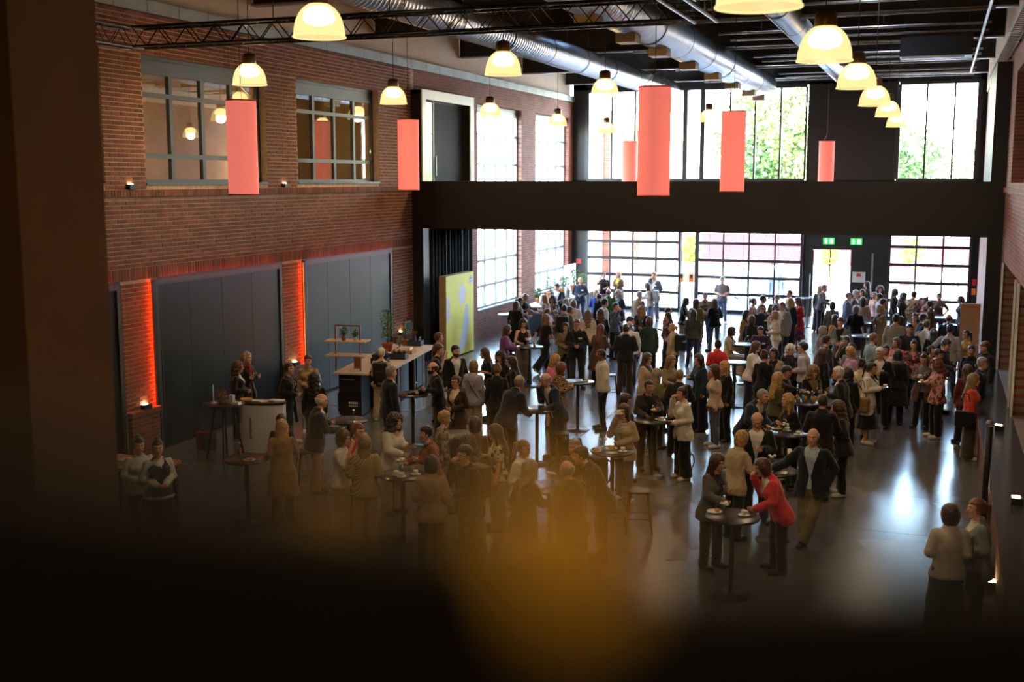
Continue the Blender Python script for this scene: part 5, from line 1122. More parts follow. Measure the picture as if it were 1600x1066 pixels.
def person(x, y, h, rz, sex, pose, yaw, nod, hair, top, bottom, shoe, skin, flags, label, group='guests at the reception'):
    sc = h/1.74; bd = 1.0+(.06*((x*7.3+y*3.1) % 1)-.02); f = fig_of(sex, pose)
    p = obj('person', body_mesh(sex, pose, yaw, nod), None, None, label=label, cat='person', group=group); set_mat(p, MAT[skin])
    p.location = (x, y, 0); p.rotation_euler = (0, 0, rz); p.scale = (sc*bd, sc*bd, sc)
    hk, hc = hair.split(':'); part('hair' if hk != 'cap' else 'cap', hair_mesh(hk), hairmat(hc), p, f.head, head_rot(yaw, nod))
    if hk == 'cap': part('hair', hair_mesh('crop'), hairmat('db'), p, f.head, head_rot(yaw, nod))
    tk, tcx = top.split(':'); cols = tcx.split('/')
    if tk in ('blazer', 'coat', 'cardigan'):
        outer = part({'blazer': 'jacket', 'coat': 'coat', 'cardigan': 'cardigan'}[tk], garment(tk, sex, pose), fabric(cols[0]), p); part('shirt', garment('under', sex, pose), fabric(cols[1] if len(cols) > 1 else 'charcoal'), p)
    else: outer = part({'tee': 'tshirt', 'tank': 'tank_top', 'loose': 'blouse', 'sweater': 'sweater', 'shirt': 'shirt'}[tk], garment(tk, sex, pose), fabric(cols[0]), p)
    bk, bc_ = bottom.split(':'); part({'skirt': 'skirt', 'jeans': 'jeans'}.get(bk, 'trousers'), garment(bk, sex, pose), fabric(bc_), p)
    if bk == 'skirt': pass
    for g in (-1, 1): part('shoe', shoe_mesh(sex, pose, g), SHOE[shoe], p)
    if 'glasses' in flags: part('glasses', glasses_mesh(), MAT['glass'], p, f.head, head_rot(yaw, nod))
    if 'badge' in flags: part('name_badge', BADGE, MAT['badge'], outer, surf_front(f, .085, .33), f.R)
    if 'sunhead' in flags: part('sunglasses', glasses_mesh(), MAT['glass'], p, f.head+head_rot(yaw, nod)@np.array([0,.035,.075]), head_rot(yaw, nod)@rotx(-.9))
    if 'beard' in flags: part('beard', beard_mesh(), hairmat('db'), p, f.head, head_rot(yaw, nod))
    if 'lanyard' in flags:
        m = MB()
        for g in (-1, 1): a = f.neck0+np.array([g*.06,-.07,-.02]); b = surf_front(f, 0, .12); m.bar(a, surf_front(f, g*.05, .33), .008, 5); m.bar(surf_front(f, g*.05, .33), b, .008, 5)
        m.build('lanyard', MAT['lany'], p)
    if 'apron' in flags: part('apron', garment('tank', sex, pose), fabric('charcoal'), p).scale = (1.06, 1.10, .86 if False else 1)
    T = Matrix.Translation((x, y, 0)) @ Matrix.Rotation(rz, 4, 'Z') @ Matrix.Diagonal((sc*bd, sc*bd, sc, 1))
    def W_(q): return T @ Vector([float(v) for v in q])
    if 'strap' in flags:
        m = MB(); pts = [(.10,-.10,.42),(.13,.0,.47),(.08,.13,.38),(-.05,.16,.20),(-.17,.10,.02),(-.19,.0,-.05)]; pts = [f.o+f.R@np.array(q) for q in pts]
        for a, b in zip(pts, pts[1:]): m.bar(a, b, .010, 5)
        m.build('bag_strap', MAT['glass'], p)
    for fl in flags:
        d = f.wr[-1]-f.el[-1]; d = d/np.linalg.norm(d); hw = W_(f.wr[-1]+d*.10+np.array([.02,-.03,.0]))
        if fl.startswith('scarf'): part('scarf', scarf_mesh(sex, pose), fabric(fl[5:]), p)
        elif fl == 'plate': plate(hw[0], hw[1], 'white plate held by the %s' % short(label), 2, hw[2])
        elif fl == 'phone': tag(box((-.035,-.005,-.06), (.035,.005,.07)).build('mobile_phone', MAT['glass'], loc=hw, rz=rz+.6), 'dark mobile phone held by the %s' % short(label), 'phone', 'phones in hands')
        elif fl == 'paper': tag(box((-.11,-.07,-.004), (.11,.07,.004)).build('paper_sheet', MAT['badge'], loc=hw, rz=rz), 'white sheet held by the %s' % short(label), 'paper')
        elif fl == 'camera':
            e = empty('photo_camera', hw, rz=rz, label='black camera held by the %s' % short(label), cat='camera'); box((-.07,-.03,-.045), (.07,.03,.045)).build('camera_body', MAT['glass'], e); MB().bar((0,-.03,0), (0,-.13,0), .038, 14).build('lens', MAT['glass'], e)
        if fl.startswith('backpack'):
            mm = {'backpack': None, 'backpackgrey': fabric('lightgrey'), 'backpackbrown': fabric('brown')}[fl]
            w = W_(f.o+f.R@np.array([0, .21, .03])); backpack(w, rz, '%s backpack worn by the %s' % ({'backpack': 'black', 'backpackgrey': 'pale grey', 'backpackbrown': 'brown'}[fl], short(label)), mm, sc)
        elif fl.startswith('bag'):
            c = {'bagolive': 'oliveb', 'bagtan': 'camel', 'bagblack': 'black', 'bagdark': 'charcoal'}[fl]; q = f.o+np.array([-.24, .10, .04]); w = W_(q)
            e = empty('shoulder_bag', w, rz=rz+R_(80), label='%s shoulder bag carried by the %s' % ({'oliveb': 'big olive', 'camel': 'tan leather', 'black': 'big black', 'charcoal': 'dark'}[c], short(label)), cat='bag', group='shoulder bags'); b = obj('body', bagmesh(), None, e); set_mat(b, fabric(c))
            m = MB(); m.bar((-.13,0,-.02), (-.04,.0,.38), .011, 6).bar((.13,0,-.02), (.04,.0,.38), .011, 6).bar((-.04,0,.38), (.04,0,.38), .011, 6); m.build('strap', fabric(c), e)
        elif fl == 'cup':
            d = f.wr[-1]-f.el[-1]; d = d/np.linalg.norm(d); w = W_(f.wr[-1]+d*.10+np.array([.02,-.02,.0])); place_cup(w, 'white cup in the hand of the %s' % short(label), rz)
    return p
def short(l): w = l.split(); return ' '.join(w[:8]).rstrip(',')
PEOPLE = [
 (-12.53, 41.15, 1.84, 0.21, 'm', 'clasp', 0, 8, 'fringe:gr', 'shirt:navy', 'jeans:denim', 'dk', 's2', ['badge'], 'tall bald man in navy shirt and jeans with clasped hands by the left corner column'),
 (-12.66, 38.82, 1.8, -0.03, 'm', 'bar', -30, 20, 'short:br', 'blazer:black/white', 'trousers:grey', 'dk', 's1', [], 'man in open black blazer over white shirt looking down beside the plant bar'),
 (-12.88, 35.76, 1.7, 1.13, 'f', 'bar', 0, 20, 'bob:bl', 'tee:black', 'trousers:black', 'dk', 's1', [], 'blond bartender in black T-shirt handing drinks over beside the left window'),
 (-12.04, 35.78, 1.68, 4.6, 'f', 'table', 0, 10, 'long:bl', 'loose:blush', 'trousers:beige', 'dk', 's1', [], 'long-haired blond woman in pale pink blouse being served at the plant bar'),
 (-12.63, 34.51, 1.7, 1.75, 'f', 'bar', 0, 10, 'pony:db', 'tee:black', 'trousers:black', 'dk', 's2', [], 'brunette in black behind the long-haired woman at the round table near the window'),
 (-12.41, 33.68, 1.66, 3.14, 'f', 'table', 0, 5, 'long:br', 'blazer:black/black', 'wide:black', 'dk', 's1', [], 'woman with very long brown hair in black jacket, back turned, at white round table'),
 (-12.03, 36.33, 1.62, 0.15, 'f', 'table', 0, 10, 'curly:bk', 'loose:whiteprint', 'trousers:black', 'dk', 's2', [], 'curly dark-haired woman in white printed top half hidden behind the blazer man'),
 (-11.19, 35.25, 1.64, -0.39, 'f', 'clasp', 0, 10, 'bob:blgr', 'shirt:pink', 'trousers:beige', 'dk', 's1', [], 'fair-haired woman in pink half hidden between blazer man and backpack man'),
 (-10.81, 34.77, 1.65, 3.36, 'f', 'clasp', 0, 5, 'bob:lb', 'loose:white', 'jeans:navy', 'dk', 's1', [], 'woman with light brown bob in white blouse, back turned, below the bald navy-shirt man'),
 (-10.28, 32.12, 1.8, 3.31, 'm', 'stand', 0, 0, 'crop:db', 'shirt:khakigrey', 'jeans:navy', 'dk', 's1', ['backpack'], 'man in grey-green jacket with a black backpack on his back'),
 (-10.3, 32.63, 1.68, 2.22, 'f', 'stand', 0, 0, 'short:db', 'tee:rust', 'trousers:black', 'dk', 's2', [], 'brown-haired person in profile right of the man with the black backpack'),
 (-10.82, 32.04, 1.66, 1.55, 'f', 'cup', 0, 5, 'short:br', 'shirt:peach', 'trousers:tan', 'dk', 's1', ['glasses'], 'woman with glasses and peach top behind the striding woman in black'),
 (-10.38, 30.57, 1.7, 2.59, 'f', 'walk', 0, 0, 'long:lb', 'tee:black', 'wide:black', 'wh', 's1', [], 'woman with long light brown hair in black striding away in wide black trousers'),
 (-10.63, 27.95, 1.68, 2.02, 'f', 'table', 0, 5, 'long:br', 'loose:purple', 'trousers:brown', 'dk', 's1', [], 'long-haired woman in a purple blouse at the table with white flowers'),
 (-10.45, 28.95, 1.76, 0.55, 'f', 'table', 0, 22, 'long:db', 'tank:black', 'wide:taupe', 'dk', 's1', [], 'woman in black tank top and taupe trousers at the table with white flowers'),
 (-9.28, 29.13, 1.66, 0.31, 'f', 'clasp', 0, 5, 'long:db', 'blazer:olive/grey', 'trousers:black', 'dk', 's1', ['lanyard', 'sunhead'], 'woman with sunglasses on her head, olive jacket and pink lanyard'),
 (-8.79, 28.58, 1.84, 0.3, 'm', 'clasp', 0, 10, 'short:br', 'blazer:black/black', 'trousers:charcoal', 'dk', 's1', ['badge', 'glasses'], 'broad man with glasses in black jacket and white badge beside the olive-jacket woman'),
 (-9.45, 31.84, 1.68, 3.39, 'f', 'stand', 0, 0, 'wavy:lb', 'loose:cream', 'trousers:black', 'dk', 's1', [], 'woman with long wavy blond hair and cream top seen from behind'),
 (-9.19, 32.28, 1.68, 3.68, 'f', 'stand', 0, 0, 'wavy:br', 'blazer:black/white', 'trousers:black', 'dk', 's1', [], 'woman with long wavy brown hair and dark jacket, back turned, beside the cream top'),
 (-8.29, 28.92, 1.68, 2.9, 'f', 'table', 0, 10, 'long:ab', 'coat:brown', 'trousers:black', 'dk', 's1', [], 'woman with long auburn hair in a dark brown coat before a bar stool'),
 (-9.6, 34.0, 1.82, 2.28, 'm', 'stand', 0, 0, 'short:bk', 'shirt:white', 'trousers:navy', 'dk', 's2', [], 'dark-haired man in a white shirt turned right behind the wavy-haired women'),
 (-12.73, 45.08, 1.7, 0.36, 'f', 'phone', 0, 0, 'short:db', 'tee:black', 'wide:pinkpale', 'dk', 's1', ['phone'], 'woman in black T-shirt and pink trousers phoning in front of the left glass gate'),
 (-12.14, 45.24, 1.73, -0.35, 'f', 'fold', 0, 0, 'long:bl', 'cardigan:brown/yellow', 'jeans:denim', 'dk', 's1', [], 'long-haired woman in brown cardigan and yellow top standing at the left glass gate'),
 (-10.24, 43.55, 1.9, -0.2, 'm', 'drink', -10, 5, 'short:lb', 'blazer:slate/white', 'trousers:slate', 'dk', 's1', ['badge'], 'tall man in slate suit with hand at chin in front of the left glass gate'),
 (-11.12, 38.42, 1.64, 3.16, 'f', 'clasp', 0, 10, 'bob:bl', 'shirt:blue', 'trousers:navy', 'dk', 's1', [], 'woman with blond bob in bright blue jacket, back turned, near the left gate'),
 (-10.61, 37.07, 1.66, 4.12, 'f', 'cup', 0, 15, 'pony:bk', 'shirt:black', 'trousers:black', 'dk', 's2', [], 'dark-haired woman in black directly beside the bright blue jacket'),
 (-10.45, 37.61, 1.78, 3.33, 'm', 'stand', 0, 0, 'fringe:br', 'sweater:green', 'trousers:navy', 'dk', 's1', [], 'balding man in a grass-green sweater seen from behind'),
 (-10.27, 38.35, 1.66, -0.35, 'f', 'clasp', 0, 8, 'curly:gr', 'cardigan:navy/grey', 'trousers:navy', 'dk', 's1', [], 'grey curly-haired woman in navy beside the man in the green sweater'),
 (-9.28, 37.19, 1.76, 2.6, 'm', 'stand', 0, 5, 'short:wh', 'blazer:tan/white', 'trousers:tan', 'dk', 's1', [], 'white-haired man in a tan jacket turned away near the left gate'),
 (-9.85, 41.23, 1.7, -1.42, 'f', 'table', 0, 5, 'long:db', 'shirt:stone', 'jeans:denim', 'dk', 's1', ['backpackgrey'], 'long-haired woman in stone jacket carrying a pale grey backpack'),
 (-9.16, 33.7, 1.74, 1.22, 'f', 'drink', 0, 0, 'short:bk', 'shirt:bluegrey', 'trousers:black', 'dk', 's1', [], 'short dark-haired woman in blue-grey jacket lifting a cup to her mouth'),
 (-8.29, 33.62, 1.68, 0.1, 'f', 'clasp', 0, 0, 'curly:bl', 'cardigan:black/grey', 'trousers:black', 'dk', 's1', ['badge'], 'woman with a halo of blond curls in black cardigan and grey top'),
 (-7.32, 30.61, 1.72, 3.24, 'f', 'hips', 0, 0, 'bob:br', 'blazer:green_dk/black', 'trousers:black', 'dk', 's1', [], 'woman with brown bob in a dark green blazer seen from behind'),
 (-7.8, 30.2, 1.76, 1.91, 'm', 'stand', 0, 0, 'short:bk', 'shirt:black', 'trousers:black', 'dk', 's2', [], 'dark-haired man in black half hidden behind the bald man in white shirt'),
 (-7.53, 29.29, 1.76, 3.66, 'm', 'stand', 0, 0, 'fringe:gr', 'shirt:whitew', 'trousers:navy', 'dk', 's1', ['glasses'], 'bald man in loose white shirt and navy trousers beside the black sweater'),
 (-7.34, 28.13, 1.82, 3.36, 'm', 'clasp', 0, 0, 'crop:db', 'sweater:black', 'trousers:brown_dk', 'dk', 's1', [], 'man in black sweater and brown trousers seen full length from behind'),
 (-7.37, 33.0, 1.74, 2.05, 'm', 'stand', 0, 0, 'crop:bk', 'tee:brown', 'trousers:black', 'dk', 's2', [], 'short-haired man in brown behind the long-haired woman in floral dress'),
 (-7.15, 32.36, 1.66, -0.65, 'f', 'cup', 0, 12, 'long:db', 'tee:coralprint', 'wide:navy', 'dk', 's2', ['plate'], 'woman with long dark hair in dark coral printed top holding a dish'),
 (-6.52, 30.11, 1.64, 4.4, 'f', 'cup', 0, 0, 'pony:bl', 'sweater:sand', 'trousers:black', 'dk', 's1', ['backpack'], 'blond woman in sand sweater with a black rucksack, seen from the side'),
 (-7.59, 36.3, 1.7, 1.69, 'f', 'table', 0, 8, 'long:db', 'tee:black', 'wide:stone', 'dk', 's2', [], 'long dark-haired woman in black top and stone trousers in the group before the middle gate'),
 (-7.61, 43.65, 1.8, 0.12, 'm', 'clasp', 0, 15, 'short:gr', 'tee:greypolo', 'jeans:denim', 'wh', 's1', ['paper'], 'man in grey polo shirt and jeans reading alone in front of the middle glass gate'),
 (-7.13, 37.65, 1.78, 0.27, 'm', 'clasp', 0, 0, 'crop:br', 'shirt:camo', 'jeans:denim', 'dk', 's1', [], 'man in patterned brown jacket and jeans facing camera in the group before the middle gate'),
 (-7.12, 36.07, 1.7, 3.07, 'f', 'stand', 0, 0, 'long:br', 'coat:oliveb', 'trousers:black', 'dk', 's1', [], 'woman in long olive-beige coat turned away in the group before the middle gate'),
 (-6.55, 36.33, 1.7, 3.84, 'f', 'clasp', 0, 0, 'long:br', 'sweater:black', 'jeans:denim', 'dk', 's1', [], 'woman with long brown hair in black sweater and blue jeans left of the man reading'),
 (-6.59, 33.04, 1.7, 3.3, 'f', 'stand', 0, 0, 'long:bk', 'shirt:greengrey', 'jeans:navy', 'dk', 's1', [], 'woman with long dark hair in grey-green jacket and dark jeans seen from behind'),
 (-5.52, 37.38, 1.66, 1.45, 'f', 'clasp', 0, 0, 'pony:db', 'loose:blush', 'trousers:black', 'dk', 's1', [], 'woman with tied dark hair in blush blouse at the right end of the middle gate'),
 (-5.18, 37.01, 1.8, 1.53, 'm', 'stand', 0, 5, 'crop:bk', 'shirt:charcoal', 'trousers:black', 'dk', 's1', [], 'short-haired man in charcoal in profile in front of the middle gate'),
 (-4.79, 37.7, 1.76, 0.21, 'm', 'stand', 0, 0, 'short:db', 'tee:olive', 'trousers:black', 'dk', 's1', [], 'man in olive T-shirt facing the hall in front of the middle gate'),
 (-4.83, 34.48, 1.78, 0.57, 'm', 'stand', 0, 5, 'short:br', 'sweater:navy', 'trousers:navy', 'dk', 's1', ['glasses', 'badge'], 'man with glasses in navy sweater and badge behind the woman with beige shoulder bag'),
 (-5.14, 33.46, 1.7, 1.2, 'f', 'stand', 0, 0, 'long:bk', 'coat:camel', 'trousers:black', 'dk', 's2', [], 'dark-haired woman in a long camel coat left of the man in the navy sweater'),
 (-4.82, 32.48, 1.66, 2.85, 'f', 'stand', 0, 0, 'bob:br', 'sweater:black', 'trousers:black', 'dk', 's1', [], 'woman with brown bob and black sweater in front of the camel coat'),
 (-4.29, 33.83, 1.66, -1.18, 'f', 'drink', 0, 10, 'bob:bl', 'sweater:cream', 'jeans:white', 'dk', 's1', ['bagolive'], 'blond woman in cream sweater with a big olive shoulder bag'),
 (-4.25, 35.04, 1.82, -0.49, 'm', 'stand', 0, 10, 'crop:br', 'blazer:lightgrey/white', 'trousers:navy', 'dk', 's1', ['badge'], 'man in light grey blazer behind the woman with the olive bag'),
 (-5.18, 30.87, 1.68, 1.56, 'f', 'sit', 0, 5, 'bob:bk', 'coat:sand', 'wide:stone', 'dk', 's2', [], 'dark-haired woman in sand coat sitting on a stool beside a small table'),
 (-4.31, 31.09, 1.66, -0.0, 'm', 'lean', 0, 10, 'short:bk', 'shirt:plum', 'trousers:black', 'dk', 's2', ['badge'], 'dark-haired man in plum shirt leaning on the table with a flower bottle'),
 (-4.59, 35.88, 1.64, 0.3, 'f', 'stand', 0, 0, 'bob:db', 'tee:taupe', 'trousers:black', 'dk', 's2', [], 'brown-haired woman half hidden between olive T-shirt man and grey blazer man'),
 (-4.78, 27.03, 1.68, 3.28, 'f', 'clasp', 0, 0, 'bun:bk', 'blazer:red/red', 'trousers:black', 'dk', 's2', ['strap'], 'woman in a bright red jacket with dark pinned hair seen from behind'),
 (-4.57, 39.62, 1.74, -0.93, 'm', 'stand', 0, 0, 'short:br', 'tee:taupe', 'jeans:denim', 'dk', 's1', [], 'brown-haired man nearest the right edge of the middle gate'),
 (-4.32, 37.33, 1.72, 2.99, 'f', 'stand', 0, 0, 'long:bl', 'shirt:navy', 'wide:charcoal', 'dk', 's1', [], 'woman with long straight blond hair in navy jacket seen from behind'),
 (-4.08, 37.77, 1.7, -0.94, 'f', 'clasp', 0, 12, 'long:br', 'cardigan:red/beige', 'skirt:floral', 'dk', 's2', [], 'woman in red cardigan and long floral skirt'),
 (-3.86, 42.43, 1.68, 3.09, 'f', 'stand', 0, 0, 'long:lb', 'shirt:charcoal', 'wide:charcoal', 'dk', 's1', [], 'long-haired woman all in charcoal standing in the open doorway'),
 (-3.77, 41.9, 1.76, 1.31, 'm', 'table', 0, 5, 'short:br', 'shirt:slate', 'trousers:black', 'dk', 's1', ['phone'], 'man with phone right behind the charcoal woman in the open doorway'),
 (-3.0, 37.4, 1.62, 3.13, 'f', 'stand', 0, 0, 'bob:db', 'sweater:taupe', 'trousers:black', 'dk', 's1', [], 'small woman in taupe sweater, back turned, below the open doorway'),
 (-2.57, 33.47, 1.66, 3.92, 'f', 'stand', 0, 0, 'long:db', 'shirt:mustard', 'trousers:black', 'dk', 's1', [], 'long-haired woman in a mustard shirt behind the man in grey blazer and black shirt'),
 (-2.72, 30.73, 1.66, 1.83, 'f', 'stand', 0, 0, 'bob:blgr', 'cardigan:taupe/white', 'trousers:black', 'dk', 's1', [], 'woman with fair grey bob left of the man in grey blazer and black shirt'),
 (-2.28, 31.52, 1.82, -0.24, 'm', 'clasp', 0, 15, 'short:br', 'blazer:greyw/black', 'trousers:charcoal', 'dk', 's1', ['badge'], 'man in warm grey blazer over black shirt with white badge'),
 (-2.49, 39.77, 1.8, 1.54, 'm', 'stand', 0, 10, 'short:gr', 'blazer:slate/white', 'trousers:slate', 'dk', 's1', [], 'grey-haired man in slate suit in profile in front of the dark door panel'),
 (-2.69, 39.32, 1.76, 1.64, 'm', 'stand', 0, 5, 'crop:br', 'blazer:bluegrey/white', 'trousers:slate', 'dk', 's1', [], 'man in blue-grey jacket half hidden behind the slate-suit man by the doorway'),
 (-2.3, 41.23, 1.7, -0.47, 'f', 'stand', 0, 0, 'bob:br', 'shirt:brown', 'trousers:black', 'dk', 's1', [], 'woman with brown bob right of the grey-haired slate-suit man'),
 (-2.3, 44.14, 1.74, -1.26, 'f', 'stand', 0, 0, 'long:db', 'shirt:black', 'trousers:black', 'dk', 's2', [], 'tall long-haired woman in black standing before the notice on the dark door'),
 (-2.21, 36.17, 1.66, 3.17, 'f', 'clasp', 0, 0, 'bob:blgr', 'sweater:black', 'skirt:charcoal', 'dk', 's1', [], 'woman with ash-blond bob and black sweater seen from behind at a high table'),
 (-2.15, 38.75, 1.68, 3.16, 'f', 'stand', 0, 0, 'long:bk', 'loose:stone', 'trousers:tan', 'dk', 's2', [], 'woman with long black hair and stone blouse seen from behind in the right group'),
 (-2.39, 27.96, 1.78, 2.27, 'm', 'stand', 0, 5, 'short:db', 'blazer:charcoal/white', 'trousers:black', 'dk', 's1', [], 'young dark-haired man with pale collar behind the long-haired woman in black and jeans'),
 (-1.94, 28.97, 1.66, -0.54, 'f', 'drink', 0, 10, 'short:bk', 'tee:black', 'trousers:black', 'dk', 's2', [], 'black-haired woman in black tee with bare arm raised to her mouth'),
 (-1.76, 27.84, 1.64, 3.03, 'f', 'stand', 0, 0, 'bob:bk', 'shirt:greylav', 'trousers:black', 'dk', 's1', [], 'dark bobbed woman half hidden behind the lilac-pink blouse'),
 (-1.8, 42.62, 1.72, 0.13, 'f', 'stand', 0, 0, 'curly:db', 'shirt:brown', 'trousers:black', 'dk', 's1', [], 'woman with full dark curls facing camera beside the right gate post'),
 (-1.89, 40.93, 1.66, -0.65, 'f', 'stand', 0, 0, 'pony:lb', 'tee:blush', 'trousers:black', 'dk', 's1', [], 'woman with tied fair hair left of the woman with full dark curls'),
 (-1.66, 39.74, 1.72, -1.35, 'm', 'stand', 0, 5, 'short:bk', 'shirt:lightblue', 'jeans:navy', 'dk', 's2', [], 'dark-haired man in light blue shirt in profile below the curly-haired woman'),
 (-1.52, 37.58, 1.76, 1.87, 'm', 'stand', 0, 5, 'short:db', 'shirt:palegrey', 'jeans:navy', 'dk', 's1', [], 'man in pale grey shirt turned right behind the woman in tan coat'),
 (-1.47, 36.29, 1.7, -0.92, 'f', 'cup', 0, 5, 'long:bl', 'coat:tan', 'trousers:navy', 'dk', 's1', [], 'blond woman in a tan coat facing left at a white-topped table'),
 (-1.29, 41.65, 1.72, 1.51, 'f', 'stand', 0, 0, 'long:bk', 'sweater:black', 'trousers:black', 'dk', 's2', [], 'long black-haired woman in black at the left edge of the right gate'),
 (-0.98, 40.44, 1.7, 1.33, 'f', 'stand', 0, 5, 'wavy:bk', 'shirt:black', 'trousers:black', 'dk', 's2', [], "woman with wavy black hair in black, second from the right gate's left edge"),
 (-0.78, 40.94, 1.78, 2.63, 'm', 'lean', 0, 10, 'short:bk', 'shirt:camo', 'trousers:sand', 'dk', 's2', [], 'dark-haired man in a sandy camouflage-pattern shirt bending forward'),
 (-0.37, 39.7, 1.64, 0.01, 'f', 'stand', 0, 0, 'long:db', 'blazer:black/wine', 'trousers:black', 'dk', 's2', [], 'woman with wine-red top facing camera right of the camouflage shirt'),
 (-0.2, 39.23, 1.7, -1.04, 'f', 'stand', 0, 0, 'bun:db', 'tee:coralprint', 'trousers:black', 'dk', 's1', [], 'woman with a topknot in front of the right gate'),
 (-0.01, 37.82, 1.72, 4.37, 'f', 'reach', 0, 0, 'short:db', 'tee:olivebr', 'trousers:black', 'dk', 's2', [], 'woman in olive-brown top stretching her arm out to the left'),
 (0.18, 40.58, 1.72, -0.0, 'f', 'hips', 0, 0, 'pony:bk', 'tee:mocha', 'jeans:denim', 'dk', 's2', ['badge'], 'woman in mocha T-shirt with hand on hip in front of the right gate'),
 (0.88, 39.72, 1.72, -1.42, 'f', 'stand', 0, 5, 'long:db', 'shirt:slate', 'jeans:navy', 'dk', 's1', [], 'woman in slate top standing next to the pale wooden partition'),
 (-0.94, 32.72, 1.82, 3.03, 'm', 'stand', 0, 0, 'short:bk', 'blazer:stonegrey/white', 'trousers:charcoal', 'dk', 's2', [], 'broad man in stone-grey jacket seen from behind in the right crowd'),
 (-0.87, 33.65, 1.66, 2.12, 'f', 'stand', 0, 0, 'bob:bk', 'tee:black', 'trousers:black', 'dk', 's2', [], 'dark-haired woman mostly hidden by the broad stone-grey jacket'),
 (-0.47, 34.5, 1.68, 0.01, 'f', 'stand', 0, 0, 'short:db', 'blazer:black/mustard', 'trousers:black', 'dk', 's1', ['glasses'], 'short-haired woman with dark glasses and mustard top in the right crowd'),
 (-0.29, 33.57, 1.76, 1.84, 'm', 'stand', 0, 10, 'short:db', 'sweater:navy', 'trousers:navy', 'dk', 's1', [], 'man in navy sweater turned right next to the mustard-top woman with glasses'),
 (-0.54, 30.89, 1.8, 0.16, 'm', 'stand', 0, 5, 'short:bk', 'blazer:black/charcoal', 'trousers:black', 'dk', 's2', [], 'dark-haired man in black jacket facing camera right of the stone-grey jacket'),
 (-0.15, 31.85, 1.8, 2.71, 'm', 'stand', 0, 5, 'crop:db', 'shirt:palegrey', 'trousers:navy', 'dk', 's1', [], 'man with cropped hair and pale grey shirt seen from behind in the right crowd'),
 (0.05, 31.4, 1.64, 3.11, 'f', 'stand', 0, 0, 'long:bk', 'shirt:black', 'trousers:black', 'dk', 's2', [], 'woman with long black hair in black seen from behind between two grey shirts'),
 (0.43, 33.53, 1.8, 2.99, 'm', 'stand', 0, 0, 'fringe:bk', 'blazer:navydk/blue', 'trousers:black', 'dk', 's2', [], 'bald man in a dark navy suit seen from behind near the wooden partition'),
 (0.44, 30.82, 1.84, 3.09, 'm', 'hips', 0, 0, 'short:bk', 'shirt:palegrey', 'jeans:navy', 'dk', 's2', [], 'tall man in light grey shirt and jeans, back turned, with one hand on his hip'),
 (0.88, 31.25, 1.66, -0.99, 'f', 'stand', 0, 0, 'pony:bk', 'tee:mustard', 'trousers:black', 'dk', 's2', [], 'dark-haired woman in mustard top beside the tall man in grey shirt'),
 (-0.38, 28.83, 1.66, 0.01, 'f', 'clasp', 0, 5, 'bun:db', 'loose:coralprint', 'trousers:black', 'dk', 's2', [], 'woman with pinned-up dark hair in a coral patterned blouse facing camera'),
 (-0.77, 29.15, 1.66, -0.58, 'f', 'stand', 0, 0, 'long:br', 'tee:coral', 'trousers:black', 'dk', 's2', [], 'woman with long brown hair and coral top left of the patterned blouse'),
 (-1.37, 29.06, 1.74, 2.23, 'm', 'stand', 0, 5, 'short:lb', 'shirt:icegreen', 'trousers:navy', 'dk', 's1', [], 'light-haired man in a pale blue-green jacket turned away in the right crowd'),
 (-0.97, 27.91, 1.64, -0.31, 'f', 'stand', 0, 0, 'pony:bk', 'loose:blush', 'trousers:black', 'dk', 's2', [], 'dark-haired woman in blush between white-haired man and woman with grey scarf'),
 (-0.69, 26.72, 1.7, 3.13, 'f', 'stand', 0, 0, 'long:bk', 'coat:blackish', 'trousers:black', 'dk', 's2', ['scarfgrey'], 'woman with very long black hair in a black coat and grey scarf seen from behind'),
 (-1.01, 26.29, 1.82, -0.31, 'm', 'table', 0, 12, 'short:wh', 'blazer:black/white', 'trousers:black', 'dk', 's1', ['badge'], 'white-haired man in black jacket with white badge holding out his hand'),
 (-0.01, 27.78, 1.7, 1.05, 'f', 'stand', 0, 0, 'pony:bk', 'shirt:brown', 'trousers:black', 'dk', 's2', [], 'dark-haired woman in brown in profile behind the fair woman in flowered blouse'),
 (0.22, 28.26, 1.8, 1.12, 'm', 'table', 0, 20, 'short:db', 'sweater:charcoal', 'trousers:black', 'dk', 's1', [], 'dark-haired man bowing his head to the right below the tall grey shirt'),
 (0.08, 27.26, 1.7, 1.04, 'f', 'table', 0, 12, 'short:bk', 'shirt:navydk', 'trousers:black', 'dk', 's2', [], 'short black-haired woman in dark navy behind the fair woman in flowered blouse'),
 (-0.12, 26.53, 1.68, -0.13, 'f', 'cup', 0, 12, 'bun:bk', 'cardigan:mocha/grey', 'trousers:black', 'dk', 's2', ['badge', 'cup'], 'woman with dark pinned hair in mocha cardigan holding a white cup'),
 (0.18, 25.58, 1.7, -1.23, 'f', 'cup', 0, 10, 'curly:ab', 'loose:rosefloral', 'trousers:black', 'wh', 's1', ['cup'], 'fair reddish-haired woman in a rose flowered blouse holding cup and saucer'),
 (1.2, 27.86, 1.84, -1.01, 'm', 'stand', 0, -8, 'cap:capbrown', 'sweater:black', 'trousers:black', 'dk', 's1', [], 'man in a brown baseball cap and black hoodie at the right wall'),
 (0.9, 28.38, 1.66, -0.17, 'f', 'stand', 0, 5, 'short:bk', 'sweater:black', 'trousers:black', 'dk', 's2', ['badge'], 'short dark-haired woman in black left of the man with the cap'),
 (1.0, 25.77, 1.76, 1.44, 'm', 'stand', 0, 5, 'short:gr', 'sweater:navydk', 'trousers:black', 'dk', 's1', ['badge'], 'grey-haired man in dark navy in profile below the man with the cap'),
 (0.75, 25.18, 1.68, 3.37, 'f', 'stand', 0, 0, 'long:br', 'shirt:maroon', 'trousers:black', 'dk', 's1', [], 'long brown-haired woman in maroon behind the red-sweater woman'),
